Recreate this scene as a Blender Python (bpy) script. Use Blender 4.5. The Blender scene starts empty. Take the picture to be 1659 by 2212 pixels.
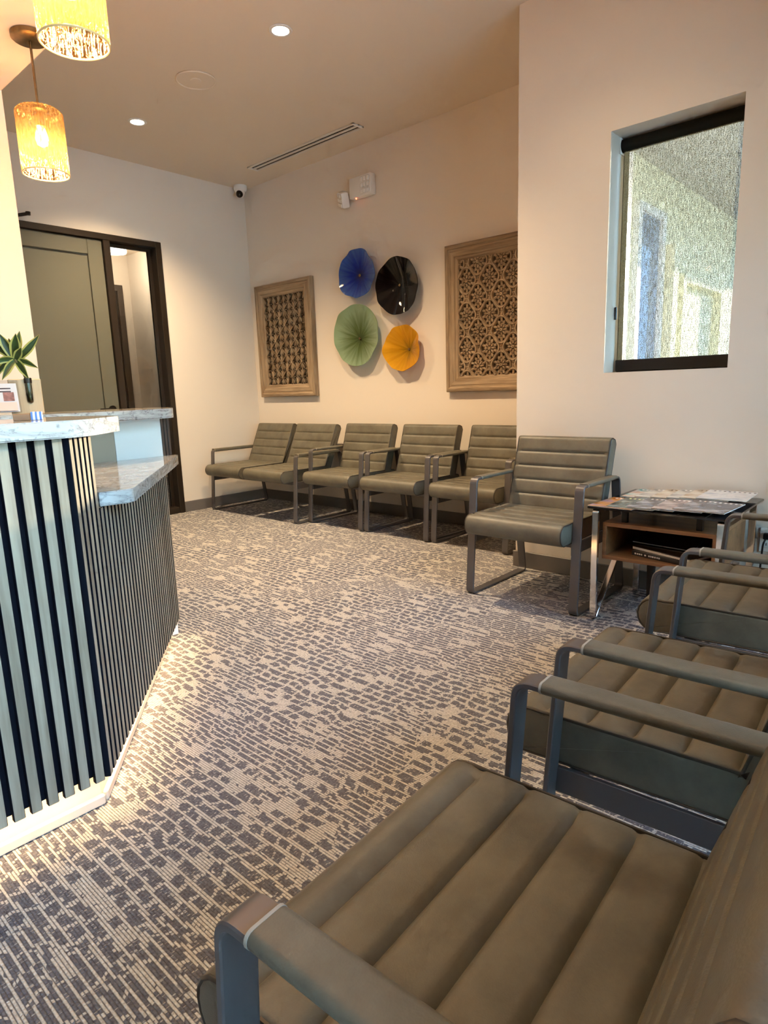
import bpy, bmesh, math, random
from mathutils import Vector, Matrix
random.seed(7)
PI = math.pi
sc = bpy.context.scene
COL = sc.collection

# ------------------------------------------------------------------ camera
cam_d = bpy.data.cameras.new('camera')
cam = bpy.data.objects.new('camera', cam_d)
COL.objects.link(cam)
F_PX = 1371.39
cam_d.sensor_fit = 'HORIZONTAL'
cam_d.sensor_width = 36.0
cam_d.lens = F_PX / 1659.0 * 36.0
cam_d.clip_start = 0.02
yaw, pitch, roll = math.radians(42.0814), math.radians(10.8972), math.radians(-1.9010)
fw = Vector((-math.sin(yaw) * math.cos(pitch), math.cos(yaw) * math.cos(pitch), -math.sin(pitch)))
rt = fw.cross(Vector((0, 0, 1))).normalized()
up = rt.cross(fw)
r2 = rt * math.cos(roll) + up * math.sin(roll)
u2 = -rt * math.sin(roll) + up * math.cos(roll)
cam.matrix_world = Matrix(((r2.x, u2.x, -fw.x, 0), (r2.y, u2.y, -fw.y, 0), (r2.z, u2.z, -fw.z, 1.1), (0, 0, 0, 1)))
sc.camera = cam

# ------------------------------------------------------------------ world, sun, exposure
world = bpy.data.worlds.new('world')
sc.world = world
world.use_nodes = True
wb = world.node_tree.nodes['Background']
wb.inputs[0].default_value = (0.36, 0.63, 1.0, 1)
wb.inputs[1].default_value = 11.5
sun_d = bpy.data.lights.new('sun', 'SUN')
sun_d.energy = 46
sun_d.color = (1.0, 0.86, 0.62)
sun_d.angle = math.radians(0.6)
sun = bpy.data.objects.new('sun', sun_d)
COL.objects.link(sun)
sun.rotation_euler = Vector((-0.187, -1, -0.136)).to_track_quat('-Z', 'Y').to_euler()

def portal(loc, rot, sx, sy):
    d = bpy.data.lights.new('window_portal', 'AREA')
    d.shape = 'RECTANGLE'; d.size = sx; d.size_y = sy
    d.cycles.is_portal = True
    o = bpy.data.objects.new('window_portal', d)
    COL.objects.link(o); o.location = loc; o.rotation_euler = rot
portal((0.62, 0.05, 1.3), (0, PI / 2, 0), 2.0, 6.1)       # right storefront
sc.view_settings.view_transform = 'Standard'
sc.view_settings.look = 'None'
sc.view_settings.exposure = 0.60
sc.view_settings.gamma = 1.0
sc.view_settings.use_curve_mapping = False
cy = sc.cycles
cy.use_denoising = True
cy.use_adaptive_sampling = True
cy.adaptive_threshold = 0.12
cy.adaptive_min_samples = 12
cy.max_bounces = 6
cy.diffuse_bounces = 4
cy.glossy_bounces = 3
cy.transmission_bounces = 4
cy.transparent_max_bounces = 8
cy.sample_clamp_indirect = 6.0
cy.caustics_reflective = False
cy.caustics_refractive = False

WARM = (1.0, 0.715, 0.41)

# ------------------------------------------------------------------ materials
def newmat(name):
    m = bpy.data.materials.new(name); m.use_nodes = True
    nt = m.node_tree
    return m, nt, nt.nodes['Principled BSDF'], nt.nodes['Material Output']
def node(nt, typ, **kw):
    n = nt.nodes.new(typ)
    for k, v in kw.items():
        if k.startswith('i_'):
            n.inputs[k[2:].replace('_', ' ')].default_value = v
        else:
            setattr(n, k, v)
    return n
def link(nt, a, b): nt.links.new(a, b)
def math_n(nt, op, a, b=None, c=None):
    n = nt.nodes.new('ShaderNodeMath'); n.operation = op
    for i, v in enumerate((a, b, c)):
        if v is None: continue
        if isinstance(v, (int, float)): n.inputs[i].default_value = v
        else: nt.links.new(v, n.inputs[i])
    return n.outputs[0]
def ramp(nt, fac, stops):
    n = nt.nodes.new('ShaderNodeValToRGB')
    e = n.color_ramp.elements
    while len(e) < len(stops): e.new(0.5)
    for el, (p, c) in zip(e, stops):
        el.position = p; el.color = (c[0], c[1], c[2], 1)
    nt.links.new(fac, n.inputs[0])
    return n.outputs[0]
def plain(name, col, rough=0.5, metal=0.0, noise=0.0, nscale=20, bump=0.0, bscale=120, spec=None, coat=0.0):
    m, nt, b, out = newmat(name)
    b.inputs['Base Color'].default_value = (*col, 1)
    b.inputs['Roughness'].default_value = rough
    b.inputs['Metallic'].default_value = metal
    if spec is not None: b.inputs['Specular IOR Level'].default_value = spec
    if coat: b.inputs['Coat Weight'].default_value = coat
    tc = node(nt, 'ShaderNodeTexCoord')
    if noise:
        nz = node(nt, 'ShaderNodeTexNoise'); nz.inputs['Scale'].default_value = nscale; nz.inputs['Detail'].default_value = 4
        link(nt, tc.outputs['Object'], nz.inputs['Vector'])
        c = ramp(nt, nz.outputs['Fac'], [(0.3, [v * (1 - noise) for v in col]), (0.7, [min(1, v * (1 + noise)) for v in col])])
        link(nt, c, b.inputs['Base Color'])
    if bump:
        nz = node(nt, 'ShaderNodeTexNoise'); nz.inputs['Scale'].default_value = bscale; nz.inputs['Detail'].default_value = 3
        link(nt, tc.outputs['Object'], nz.inputs['Vector'])
        bp = node(nt, 'ShaderNodeBump'); bp.inputs['Strength'].default_value = bump; bp.inputs['Distance'].default_value = 0.002
        link(nt, nz.outputs['Fac'], bp.inputs['Height']); link(nt, bp.outputs[0], b.inputs['Normal'])
    return m
def emit(name, col, strength):
    m, nt, b, out = newmat(name)
    b.inputs['Base Color'].default_value = (*col, 1)
    b.inputs['Emission Color'].default_value = (*col, 1)
    b.inputs['Emission Strength'].default_value = strength
    return m
def wood(name, c1, c2, axis=2, rough=0.5, scale=1.0, fine=0.5):
    """grain stretched along the given object axis"""
    m, nt, b, out = newmat(name)
    tc = node(nt, 'ShaderNodeTexCoord')
    oi = node(nt, 'ShaderNodeObjectInfo')
    mp = node(nt, 'ShaderNodeMapping')
    s = [28 * scale] * 3; s[axis] = 2.0 * scale
    mp.inputs['Scale'].default_value = s
    link(nt, tc.outputs['Object'], mp.inputs['Vector'])
    av = node(nt, 'ShaderNodeVectorMath', operation='ADD')
    cmb = node(nt, 'ShaderNodeCombineXYZ')
    rv = math_n(nt, 'MULTIPLY', oi.outputs['Random'], 57.0)
    for i in range(3): link(nt, rv, cmb.inputs[i])
    link(nt, mp.outputs[0], av.inputs[0]); link(nt, cmb.outputs[0], av.inputs[1])
    n1 = node(nt, 'ShaderNodeTexNoise'); n1.inputs['Scale'].default_value = 1.0; n1.inputs['Detail'].default_value = 6; n1.inputs['Distortion'].default_value = 0.6
    link(nt, av.outputs[0], n1.inputs['Vector'])
    n2 = node(nt, 'ShaderNodeTexNoise'); n2.inputs['Scale'].default_value = 5.0; n2.inputs['Detail'].default_value = 3
    link(nt, av.outputs[0], n2.inputs['Vector'])
    f = math_n(nt, 'ADD', math_n(nt, 'MULTIPLY', n1.outputs['Fac'], 1 - fine * 0.5), math_n(nt, 'MULTIPLY', n2.outputs['Fac'], fine * 0.5))
    c = ramp(nt, f, [(0.34, c1), (0.66, c2)])
    hs = node(nt, 'ShaderNodeHueSaturation')
    link(nt, c, hs.inputs['Color'])
    link(nt, math_n(nt, 'ADD', math_n(nt, 'MULTIPLY', oi.outputs['Random'], 0.22), 0.9), hs.inputs['Value'])
    link(nt, hs.outputs[0], b.inputs['Base Color'])
    b.inputs['Roughness'].default_value = rough
    bp = node(nt, 'ShaderNodeBump'); bp.inputs['Strength'].default_value = 0.25; bp.inputs['Distance'].default_value = 0.001
    link(nt, n2.outputs['Fac'], bp.inputs['Height']); link(nt, bp.outputs[0], b.inputs['Normal'])
    return m

def carpet_mat():
    m, nt, b, out = newmat('carpet')
    tc = node(nt, 'ShaderNodeTexCoord')
    sp = node(nt, 'ShaderNodeSeparateXYZ'); link(nt, tc.outputs['Object'], sp.inputs[0])
    X, Y = sp.outputs[0], sp.outputs[1]
    def nz(vx, vy, scale=1.0, detail=1.0, vz=0.0):
        c = node(nt, 'ShaderNodeCombineXYZ')
        link(nt, vx, c.inputs[0]) ; link(nt, vy, c.inputs[1]); c.inputs[2].default_value = vz
        n = node(nt, 'ShaderNodeTexNoise'); n.inputs['Scale'].default_value = scale; n.inputs['Detail'].default_value = detail
        link(nt, c.outputs[0], n.inputs['Vector'])
        return n.outputs['Fac']
    P = 0.0070
    row = math_n(nt, 'FLOOR', math_n(nt, 'DIVIDE', Y, P))
    yq = math_n(nt, 'MULTIPLY', row, P)
    rown = nz(math_n(nt, 'MULTIPLY', X, 26.0), math_n(nt, 'MULTIPLY', row, 7.31), 1.0, 1.0, 5.1)
    big = nz(math_n(nt, 'MULTIPLY', X, 2.2), math_n(nt, 'MULTIPLY', Y, 2.2), 1.0, 2.0, 3.3)
    wobx = nz(math_n(nt, 'MULTIPLY', X, 4.0), math_n(nt, 'MULTIPLY', Y, 9.0), 1.0, 2.0, 4.4)
    woby = nz(math_n(nt, 'MULTIPLY', X, 7.0), math_n(nt, 'MULTIPLY', Y, 4.0), 1.0, 2.0, 8.8)
    def blocks(w, h, mort, sx, sy, off):
        """irregular woven blocks: rows along X, joints filled with light yarn"""
        vx = math_n(nt, 'ADD', math_n(nt, 'ADD', X, math_n(nt, 'MULTIPLY', wobx, sx)), math_n(nt, 'MULTIPLY', rown, 0.022))
        vy = math_n(nt, 'ADD', yq, math_n(nt, 'MULTIPLY', woby, sy))
        c = node(nt, 'ShaderNodeCombineXYZ'); link(nt, vx, c.inputs[0]); link(nt, vy, c.inputs[1])
        br = node(nt, 'ShaderNodeTexBrick', offset=off, offset_frequency=3, squash=1.6, squash_frequency=2)
        br.inputs['Scale'].default_value = 1.0; br.inputs['Brick Width'].default_value = w; br.inputs['Row Height'].default_value = h
        br.inputs['Mortar Size'].default_value = mort; br.inputs['Mortar Smooth'].default_value = 0.35
        br.inputs['Color1'].default_value = (0, 0, 0, 1); br.inputs['Color2'].default_value = (1, 1, 1, 1)
        link(nt, c.outputs[0], br.inputs['Vector'])
        rnd = node(nt, 'ShaderNodeSeparateColor'); link(nt, br.outputs['Color'], rnd.inputs[0])
        return br.outputs['Fac'], rnd.outputs[0]
    f1, r1 = blocks(0.050, 0.037, 0.0068, 0.10, 0.07, 0.37)
    f2, r2 = blocks(0.070, 0.0215, 0.0048, 0.13, 0.05, 0.43)
    l1 = math_n(nt, 'MAXIMUM', f1, math_n(nt, 'MULTIPLY', math_n(nt, 'GREATER_THAN', r1, 0.87), 0.85))
    l2 = math_n(nt, 'MAXIMUM', f2, math_n(nt, 'MULTIPLY', math_n(nt, 'GREATER_THAN', r2, 0.84), 0.85))
    sel = node(nt, 'ShaderNodeMapRange'); sel.inputs['From Min'].default_value = 0.46; sel.inputs['From Max'].default_value = 0.52
    link(nt, big, sel.inputs['Value'])
    v = math_n(nt, 'ADD', math_n(nt, 'MULTIPLY', l1, sel.outputs[0]), math_n(nt, 'MULTIPLY', l2, math_n(nt, 'SUBTRACT', 1.0, sel.outputs[0])))
    v = math_n(nt, 'ADD', v, math_n(nt, 'MULTIPLY', math_n(nt, 'SUBTRACT', rown, 0.5), 1.7))
    lt = node(nt, 'ShaderNodeMapRange', interpolation_type='SMOOTHSTEP')
    lt.inputs['From Min'].default_value = 0.36; lt.inputs['From Max'].default_value = 0.50
    link(nt, v, lt.inputs['Value'])
    # loops: gaps between the yarn rows, loops along the row
    fr = math_n(nt, 'FRACT', math_n(nt, 'DIVIDE', Y, P))
    tri = math_n(nt, 'ABSOLUTE', math_n(nt, 'SUBTRACT', fr, 0.5))        # 0 centre .. 0.5 gap
    prof = math_n(nt, 'SUBTRACT', 1.0, math_n(nt, 'POWER', math_n(nt, 'MULTIPLY', tri, 2.0), 3.0))
    ofs = math_n(nt, 'MULTIPLY', row, 0.37)
    loop = math_n(nt, 'ABSOLUTE', math_n(nt, 'SINE', math_n(nt, 'ADD', math_n(nt, 'MULTIPLY', X, 330.0), math_n(nt, 'MULTIPLY', ofs, 9.0))))
    tone = nz(math_n(nt, 'MULTIPLY', X, 160.0), math_n(nt, 'MULTIPLY', Y, 160.0), 1.0, 2.0, 2.2)
    dark = ramp(nt, tone, [(0.3, (0.100, 0.102, 0.128)), (0.7, (0.180, 0.182, 0.212))])
    lite = ramp(nt, tone, [(0.3, (0.42, 0.40, 0.375)), (0.7, (0.66, 0.635, 0.60))])
    mix = node(nt, 'ShaderNodeMix', data_type='RGBA'); link(nt, lt.outputs[0], mix.inputs[0])
    link(nt, dark, mix.inputs[6]); link(nt, lite, mix.inputs[7])
    # dark ground yarn shows between the light rows
    gap = node(nt, 'ShaderNodeMapRange'); gap.inputs['From Min'].default_value = 0.27; gap.inputs['From Max'].default_value = 0.45
    link(nt, tri, gap.inputs['Value'])
    ltg = math_n(nt, 'MULTIPLY', lt.outputs[0], math_n(nt, 'SUBTRACT', 1.0, math_n(nt, 'MULTIPLY', gap.outputs[0], 0.8)))
    spk = nz(math_n(nt, 'MULTIPLY', X, 210.0), math_n(nt, 'MULTIPLY', row, 3.7), 1.0, 0.0, 9.2)
    ltg = math_n(nt, 'MAXIMUM', ltg, math_n(nt, 'MULTIPLY', math_n(nt, 'GREATER_THAN', spk, 0.70), 0.6))
    link(nt, ltg, mix.inputs[0])
    link(nt, mix.outputs[2], b.inputs['Base Color'])
    b.inputs['Roughness'].default_value = 0.95
    b.inputs['Specular IOR Level'].default_value = 0.1
    h = math_n(nt, 'ADD', math_n(nt, 'MULTIPLY', prof, math_n(nt, 'ADD', 0.55, math_n(nt, 'MULTIPLY', loop, 0.45))), 0.0)
    bp = node(nt, 'ShaderNodeBump'); bp.inputs['Strength'].default_value = 0.8; bp.inputs['Distance'].default_value = 0.003
    link(nt, h, bp.inputs['Height']); link(nt, bp.outputs[0], b.inputs['Normal'])
    return m

def leather_mat():
    m, nt, b, out = newmat('taupe_leather')
    tc = node(nt, 'ShaderNodeTexCoord')
    n1 = node(nt, 'ShaderNodeTexNoise'); n1.inputs['Scale'].default_value = 9; n1.inputs['Detail'].default_value = 5; n1.inputs['Roughness'].default_value = 0.65
    link(nt, tc.outputs['Object'], n1.inputs['Vector'])
    c = ramp(nt, n1.outputs['Fac'], [(0.3, (0.092, 0.084, 0.063)), (0.72, (0.158, 0.146, 0.110))])
    link(nt, c, b.inputs['Base Color'])
    b.inputs['Roughness'].default_value = 0.46
    b.inputs['Specular IOR Level'].default_value = 0.45
    n2 = node(nt, 'ShaderNodeTexVoronoi'); n2.inputs['Scale'].default_value = 420
    link(nt, tc.outputs['Object'], n2.inputs['Vector'])
    n3 = node(nt, 'ShaderNodeTexNoise'); n3.inputs['Scale'].default_value = 14; n3.inputs['Detail'].default_value = 2
    link(nt, tc.outputs['Object'], n3.inputs['Vector'])
    h = math_n(nt, 'ADD', math_n(nt, 'MULTIPLY', n2.outputs['Distance'], 0.25), math_n(nt, 'MULTIPLY', n3.outputs['Fac'], 1.6))
    bp = node(nt, 'ShaderNodeBump'); bp.inputs['Strength'].default_value = 0.3; bp.inputs['Distance'].default_value = 0.002
    link(nt, h, bp.inputs['Height']); link(nt, bp.outputs[0], b.inputs['Normal'])
    return m

def quartz_mat():
    m, nt, b, out = newmat('veined_quartz')
    tc = node(nt, 'ShaderNodeTexCoord')
    mp = node(nt, 'ShaderNodeMapping'); mp.inputs['Scale'].default_value = (3.2, 1.6, 7.0)
    link(nt, tc.outputs['Object'], mp.inputs['Vector'])
    n0 = node(nt, 'ShaderNodeTexNoise'); n0.inputs['Scale'].default_value = 2.2; n0.inputs['Detail'].default_value = 6; n0.inputs['Distortion'].default_value = 2.2; n0.inputs['Roughness'].default_value = 0.62
    link(nt, mp.outputs[0], n0.inputs['Vector'])
    ridge = math_n(nt, 'ABSOLUTE', math_n(nt, 'SUBTRACT', n0.outputs['Fac'], 0.5))
    n1 = node(nt, 'ShaderNodeTexNoise'); n1.inputs['Scale'].default_value = 1.1; n1.inputs['Detail'].default_value = 2
    link(nt, mp.outputs[0], n1.inputs['Vector'])
    k = math_n(nt, 'MULTIPLY', ridge, math_n(nt, 'ADD', 0.3, math_n(nt, 'MULTIPLY', n1.outputs['Fac'], 1.5)))
    c = ramp(nt, k, [(0.0, (0.16, 0.15, 0.16)), (0.011, (0.40, 0.39, 0.40)), (0.035, (0.36, 0.365, 0.37)), (0.10, (0.47, 0.475, 0.48))])
    n2 = node(nt, 'ShaderNodeTexNoise'); n2.inputs['Scale'].default_value = 55; n2.inputs['Detail'].default_value = 4
    link(nt, tc.outputs['Object'], n2.inputs['Vector'])
    sp = ramp(nt, n2.outputs['Fac'], [(0.32, (0.45, 0.44, 0.45)), (0.42, (1, 1, 1))])
    mx = node(nt, 'ShaderNodeMix', data_type='RGBA', blend_type='MULTIPLY'); mx.inputs[0].default_value = 0.8
    link(nt, c, mx.inputs[6]); link(nt, sp, mx.inputs[7])
    link(nt, mx.outputs[2], b.inputs['Base Color'])
    b.inputs['Roughness'].default_value = 0.09
    return m

def thin_glass(name, tint=(0.95, 0.97, 0.97), gloss=0.10):
    m, nt, b, out = newmat(name)
    nt.nodes.remove(b)
    tr = node(nt, 'ShaderNodeBsdfTransparent'); tr.inputs[0].default_value = (*tint, 1)
    gl = node(nt, 'ShaderNodeBsdfGlossy'); gl.inputs['Roughness'].default_value = 0.02
    fr = node(nt, 'ShaderNodeFresnel'); fr.inputs[0].default_value = 1.45
    mx = node(nt, 'ShaderNodeMixShader')
    link(nt, math_n(nt, 'MULTIPLY', fr.outputs[0], gloss * 10), mx.inputs[0])
    link(nt, tr.outputs[0], mx.inputs[1]); link(nt, gl.outputs[0], mx.inputs[2])
    link(nt, mx.outputs[0], out.inputs[0])
    return m

def art_glass(name, deep, edge, opaque, radial=True):
    """blown glass: glossy, partly see-through, streaked outwards from the hub (object origin)"""
    m, nt, b, out = newmat(name)
    tc = node(nt, 'ShaderNodeTexCoord')
    sp = node(nt, 'ShaderNodeSeparateXYZ'); link(nt, tc.outputs['Object'], sp.inputs[0])
    r = math_n(nt, 'POWER', math_n(nt, 'ADD', math_n(nt, 'MULTIPLY', sp.outputs[0], sp.outputs[0]), math_n(nt, 'MULTIPLY', sp.outputs[2], sp.outputs[2])), 0.5)
    ang = math_n(nt, 'ARCTAN2', sp.outputs[2], sp.outputs[0])
    cm = node(nt, 'ShaderNodeCombineXYZ'); link(nt, math_n(nt, 'MULTIPLY', ang, 7.0), cm.inputs[0]); link(nt, math_n(nt, 'MULTIPLY', r, 4.0), cm.inputs[1])
    nz = node(nt, 'ShaderNodeTexNoise'); nz.inputs['Scale'].default_value = 1.0; nz.inputs['Detail'].default_value = 4
    link(nt, cm.outputs[0], nz.inputs['Vector'])
    k = math_n(nt, 'ADD', math_n(nt, 'MULTIPLY', r, 3.6), math_n(nt, 'MULTIPLY', math_n(nt, 'SUBTRACT', nz.outputs['Fac'], 0.5), 0.9))
    c = ramp(nt, k, [(0.06, [v * 0.55 for v in deep]), (0.3, deep), (0.85, edge)])
    link(nt, c, b.inputs['Base Color'])
    b.inputs['Roughness'].default_value = 0.04
    b.inputs['Coat Weight'].default_value = 0.3
    tl = node(nt, 'ShaderNodeBsdfTranslucent'); link(nt, c, tl.inputs[0])
    m1 = node(nt, 'ShaderNodeMixShader'); m1.inputs[0].default_value = 0.35
    link(nt, b.outputs[0], m1.inputs[1]); link(nt, tl.outputs[0], m1.inputs[2])
    tr = node(nt, 'ShaderNodeBsdfTransparent'); link(nt, c, tr.inputs[0])
    m2 = node(nt, 'ShaderNodeMixShader'); m2.inputs[0].default_value = opaque
    link(nt, tr.outputs[0], m2.inputs[1]); link(nt, m1.outputs[0], m2.inputs[2])
    link(nt, m2.outputs[0], out.inputs[0])
    bp = node(nt, 'ShaderNodeBump'); bp.inputs['Strength'].default_value = 0.25; bp.inputs['Distance'].default_value = 0.01
    link(nt, nz.outputs['Fac'], bp.inputs['Height']); link(nt, bp.outputs[0], b.inputs['Normal'])
    return m

def pendant_glass():
    m, nt, b, out = newmat('amber_seeded_glass')
    nt.nodes.remove(b)
    tc = node(nt, 'ShaderNodeTexCoord')
    mp = node(nt, 'ShaderNodeMapping'); mp.inputs['Scale'].default_value = (90, 90, 34)
    link(nt, tc.outputs['Object'], mp.inputs['Vector'])
    nz = node(nt, 'ShaderNodeTexNoise'); nz.inputs['Scale'].default_value = 1.0; nz.inputs['Detail'].default_value = 3
    link(nt, mp.outputs[0], nz.inputs['Vector'])
    bp = node(nt, 'ShaderNodeBump'); bp.inputs['Strength'].default_value = 1.0; bp.inputs['Distance'].default_value = 0.01
    link(nt, nz.outputs['Fac'], bp.inputs['Height'])
    tr = node(nt, 'ShaderNodeBsdfTransparent')
    link(nt, ramp(nt, nz.outputs['Fac'], [(0.40, (0.40, 0.17, 0.04)), (0.60, (1.0, 0.86, 0.64))]), tr.inputs[0])
    tl = node(nt, 'ShaderNodeBsdfTranslucent'); tl.inputs[0].default_value = (1.0, 0.62, 0.28, 1)
    link(nt, bp.outputs[0], tl.inputs['Normal'])
    gl = node(nt, 'ShaderNodeBsdfGlossy'); gl.inputs['Roughness'].default_value = 0.12; gl.inputs[0].default_value = (1, 0.85, 0.6, 1)
    link(nt, bp.outputs[0], gl.inputs['Normal'])
    m1 = node(nt, 'ShaderNodeMixShader'); m1.inputs[0].default_value = 0.055
    link(nt, tr.outputs[0], m1.inputs[1]); link(nt, tl.outputs[0], m1.inputs[2])
    m2 = node(nt, 'ShaderNodeMixShader'); m2.inputs[0].default_value = 0.10
    link(nt, m1.outputs[0], m2.inputs[1]); link(nt, gl.outputs[0], m2.inputs[2])
    link(nt, m2.outputs[0], out.inputs[0])
    return m

def shade_fabric():
    m, nt, b, out = newmat('screen_shade_weave')
    nt.nodes.remove(b)
    tc = node(nt, 'ShaderNodeTexCoord')
    mp = node(nt, 'ShaderNodeMapping'); mp.inputs['Scale'].default_value = (330, 330, 260)
    link(nt, tc.outputs['Object'], mp.inputs['Vector'])
    nz = node(nt, 'ShaderNodeTexNoise'); nz.inputs['Scale'].default_value = 1.0; nz.inputs['Detail'].default_value = 3
    link(nt, mp.outputs[0], nz.inputs['Vector'])
    mp2 = node(nt, 'ShaderNodeMapping'); mp2.inputs['Scale'].default_value = (300, 300, 26)
    link(nt, tc.outputs['Object'], mp2.inputs['Vector'])
    nz2 = node(nt, 'ShaderNodeTexNoise'); nz2.inputs['Scale'].default_value = 1.0; nz2.inputs['Detail'].default_value = 2
    link(nt, mp2.outputs[0], nz2.inputs['Vector'])
    k = math_n(nt, 'ADD', math_n(nt, 'MULTIPLY', nz.outputs['Fac'], 0.65), math_n(nt, 'MULTIPLY', nz2.outputs['Fac'], 0.35))
    mr = node(nt, 'ShaderNodeMapRange'); mr.inputs['From Min'].default_value = 0.40; mr.inputs['From Max'].default_value = 0.60
    mr.inputs['To Min'].default_value = 0.14; mr.inputs['To Max'].default_value = 0.60
    link(nt, k, mr.inputs['Value'])
    tr = node(nt, 'ShaderNodeBsdfTransparent')
    df = node(nt, 'ShaderNodeBsdfDiffuse'); df.inputs[0].default_value = (0.12, 0.12, 0.10, 1)
    tl = node(nt, 'ShaderNodeBsdfTranslucent'); tl.inputs[0].default_value = (0.035, 0.035, 0.025, 1)
    m1 = node(nt, 'ShaderNodeMixShader'); m1.inputs[0].default_value = 0.4
    link(nt, df.outputs[0], m1.inputs[1]); link(nt, tl.outputs[0], m1.inputs[2])
    m2 = node(nt, 'ShaderNodeMixShader'); link(nt, mr.outputs[0], m2.inputs[0])
    link(nt, m1.outputs[0], m2.inputs[1]); link(nt, tr.outputs[0], m2.inputs[2])
    link(nt, m2.outputs[0], out.inputs[0])
    return m

def cover_mat(name, c1, c2, c3, title, scale=9):
    """printed magazine cover: picture blobs and broken rows of lettering"""
    m, nt, b, out = newmat(name)
    tc = node(nt, 'ShaderNodeTexCoord')
    nz = node(nt, 'ShaderNodeTexNoise'); nz.inputs['Scale'].default_value = scale; nz.inputs['Detail'].default_value = 4; nz.inputs['Distortion'].default_value = 1.2
    link(nt, tc.outputs['Object'], nz.inputs['Vector'])
    c = ramp(nt, nz.outputs['Fac'], [(0.36, c1), (0.5, c2), (0.64, c3)])
    br = node(nt, 'ShaderNodeTexBrick')
    mp = node(nt, 'ShaderNodeMapping'); mp.inputs['Scale'].default_value = (1, 1, 1)
    link(nt, tc.outputs['Object'], mp.inputs['Vector']); link(nt, mp.outputs[0], br.inputs['Vector'])
    br.inputs['Scale'].default_value = 1.0
    br.inputs['Brick Width'].default_value = 0.021; br.inputs['Row Height'].default_value = 0.030; br.inputs['Mortar Size'].default_value = 0.006
    sp = node(nt, 'ShaderNodeSeparateXYZ'); link(nt, tc.outputs['Object'], sp.inputs[0])
    # title near the top edge (+y), a small block of lines low on the cover
    t = math_n(nt, 'MULTIPLY', math_n(nt, 'GREATER_THAN', sp.outputs[1], 0.09), math_n(nt, 'LESS_THAN', sp.outputs[1], 0.121))
    t = math_n(nt, 'MULTIPLY', t, math_n(nt, 'GREATER_THAN', sp.outputs[0], -0.085))
    t = math_n(nt, 'MULTIPLY', t, math_n(nt, 'SUBTRACT', 1.0, br.outputs['Fac']))
    mx = node(nt, 'ShaderNodeMix', data_type='RGBA'); link(nt, t, mx.inputs[0]); link(nt, c, mx.inputs[6]); mx.inputs[7].default_value = (*title, 1)
    link(nt, mx.outputs[2], b.inputs['Base Color'])
    b.inputs['Roughness'].default_value = 0.22
    return m

MAT = {}
MAT['wall'] = plain('wall_paint', (0.77, 0.70, 0.615), 0.75, spec=0.2)
MAT['ceil'] = plain('ceiling_paint', (0.78, 0.68, 0.56), 0.85, spec=0.1)
MAT['base'] = plain('taupe_vinyl_base', (0.15, 0.135, 0.125), 0.5)
MAT['carpet'] = carpet_mat()
MAT['leather'] = leather_mat()
MAT['piping'] = plain('dark_piping', (0.035, 0.03, 0.024), 0.45)
MAT['frame'] = plain('gunmetal_paint', (0.115, 0.11, 0.115), 0.42, 0.35)
MAT['stitch'] = plain('pale_seam', (0.36, 0.33, 0.28), 0.6)
MAT['quartz'] = quartz_mat()
MAT['slat'] = wood('pale_walnut_slat', (0.22, 0.175, 0.125), (0.42, 0.355, 0.27), 2, 0.5, 1.0)
MAT['black'] = plain('black_felt', (0.006, 0.007, 0.012), 0.9, spec=0.1)
MAT['cream'] = plain('cream_laminate', (0.74, 0.62, 0.50), 0.5)
MAT['white_panel'] = plain('white_laminate', (0.80, 0.80, 0.80), 0.45)
MAT['shade_panel'] = plain('taupe_painted_shade', (0.36, 0.29, 0.22), 0.5)
MAT['door'] = plain('grey_green_door_paint', (0.118, 0.118, 0.088), 0.5)
MAT['dframe'] = plain('dark_bronze', (0.030, 0.022, 0.016), 0.35, 0.3)
MAT['blackmetal'] = plain('black_metal', (0.012, 0.012, 0.013), 0.35, 0.5)
MAT['white_plastic'] = plain('white_plastic', (0.80, 0.78, 0.74), 0.4)
MAT['chrome'] = plain('chrome', (0.75, 0.75, 0.76), 0.10, 1.0)
MAT['brass'] = plain('aged_brass', (0.22, 0.15, 0.07), 0.4, 0.9, noise=0.2, nscale=40)
MAT['walnut'] = wood('warm_walnut', (0.16, 0.070, 0.026), (0.34, 0.16, 0.065), 0, 0.4, 0.8)
MAT['darkwood'] = plain('dark_leg_wood', (0.035, 0.022, 0.016), 0.45)
MAT['glass'] = thin_glass('clear_glass')
MAT['smoked'] = plain('black_glass', (0.01, 0.01, 0.012), 0.05)
MAT['carved'] = wood('carved_mango_wood', (0.20, 0.135, 0.078), (0.42, 0.31, 0.20), 2, 0.7, 1.4)
MAT['carved_h'] = wood('carved_mango_wood_cross', (0.20, 0.135, 0.078), (0.42, 0.31, 0.20), 0, 0.7, 1.4)
MAT['carveback'] = plain('shade_toned_backing_wood', (0.040, 0.024, 0.013), 0.8, noise=0.3)  # backing wood darkened, shade of the carved gaps put into its colour
MAT['amber'] = pendant_glass()
MAT['shade'] = shade_fabric()
MAT['stucco'] = plain('pale_stucco', (0.84, 0.80, 0.60), 0.9)
MAT['eave'] = plain('grey_eave', (0.38, 0.38, 0.38), 0.9)
MAT['concrete'] = plain('concrete_walk', (0.45, 0.43, 0.40), 0.9, noise=0.1)
MAT['paper'] = plain('paper', (0.82, 0.81, 0.78), 0.6)

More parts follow.
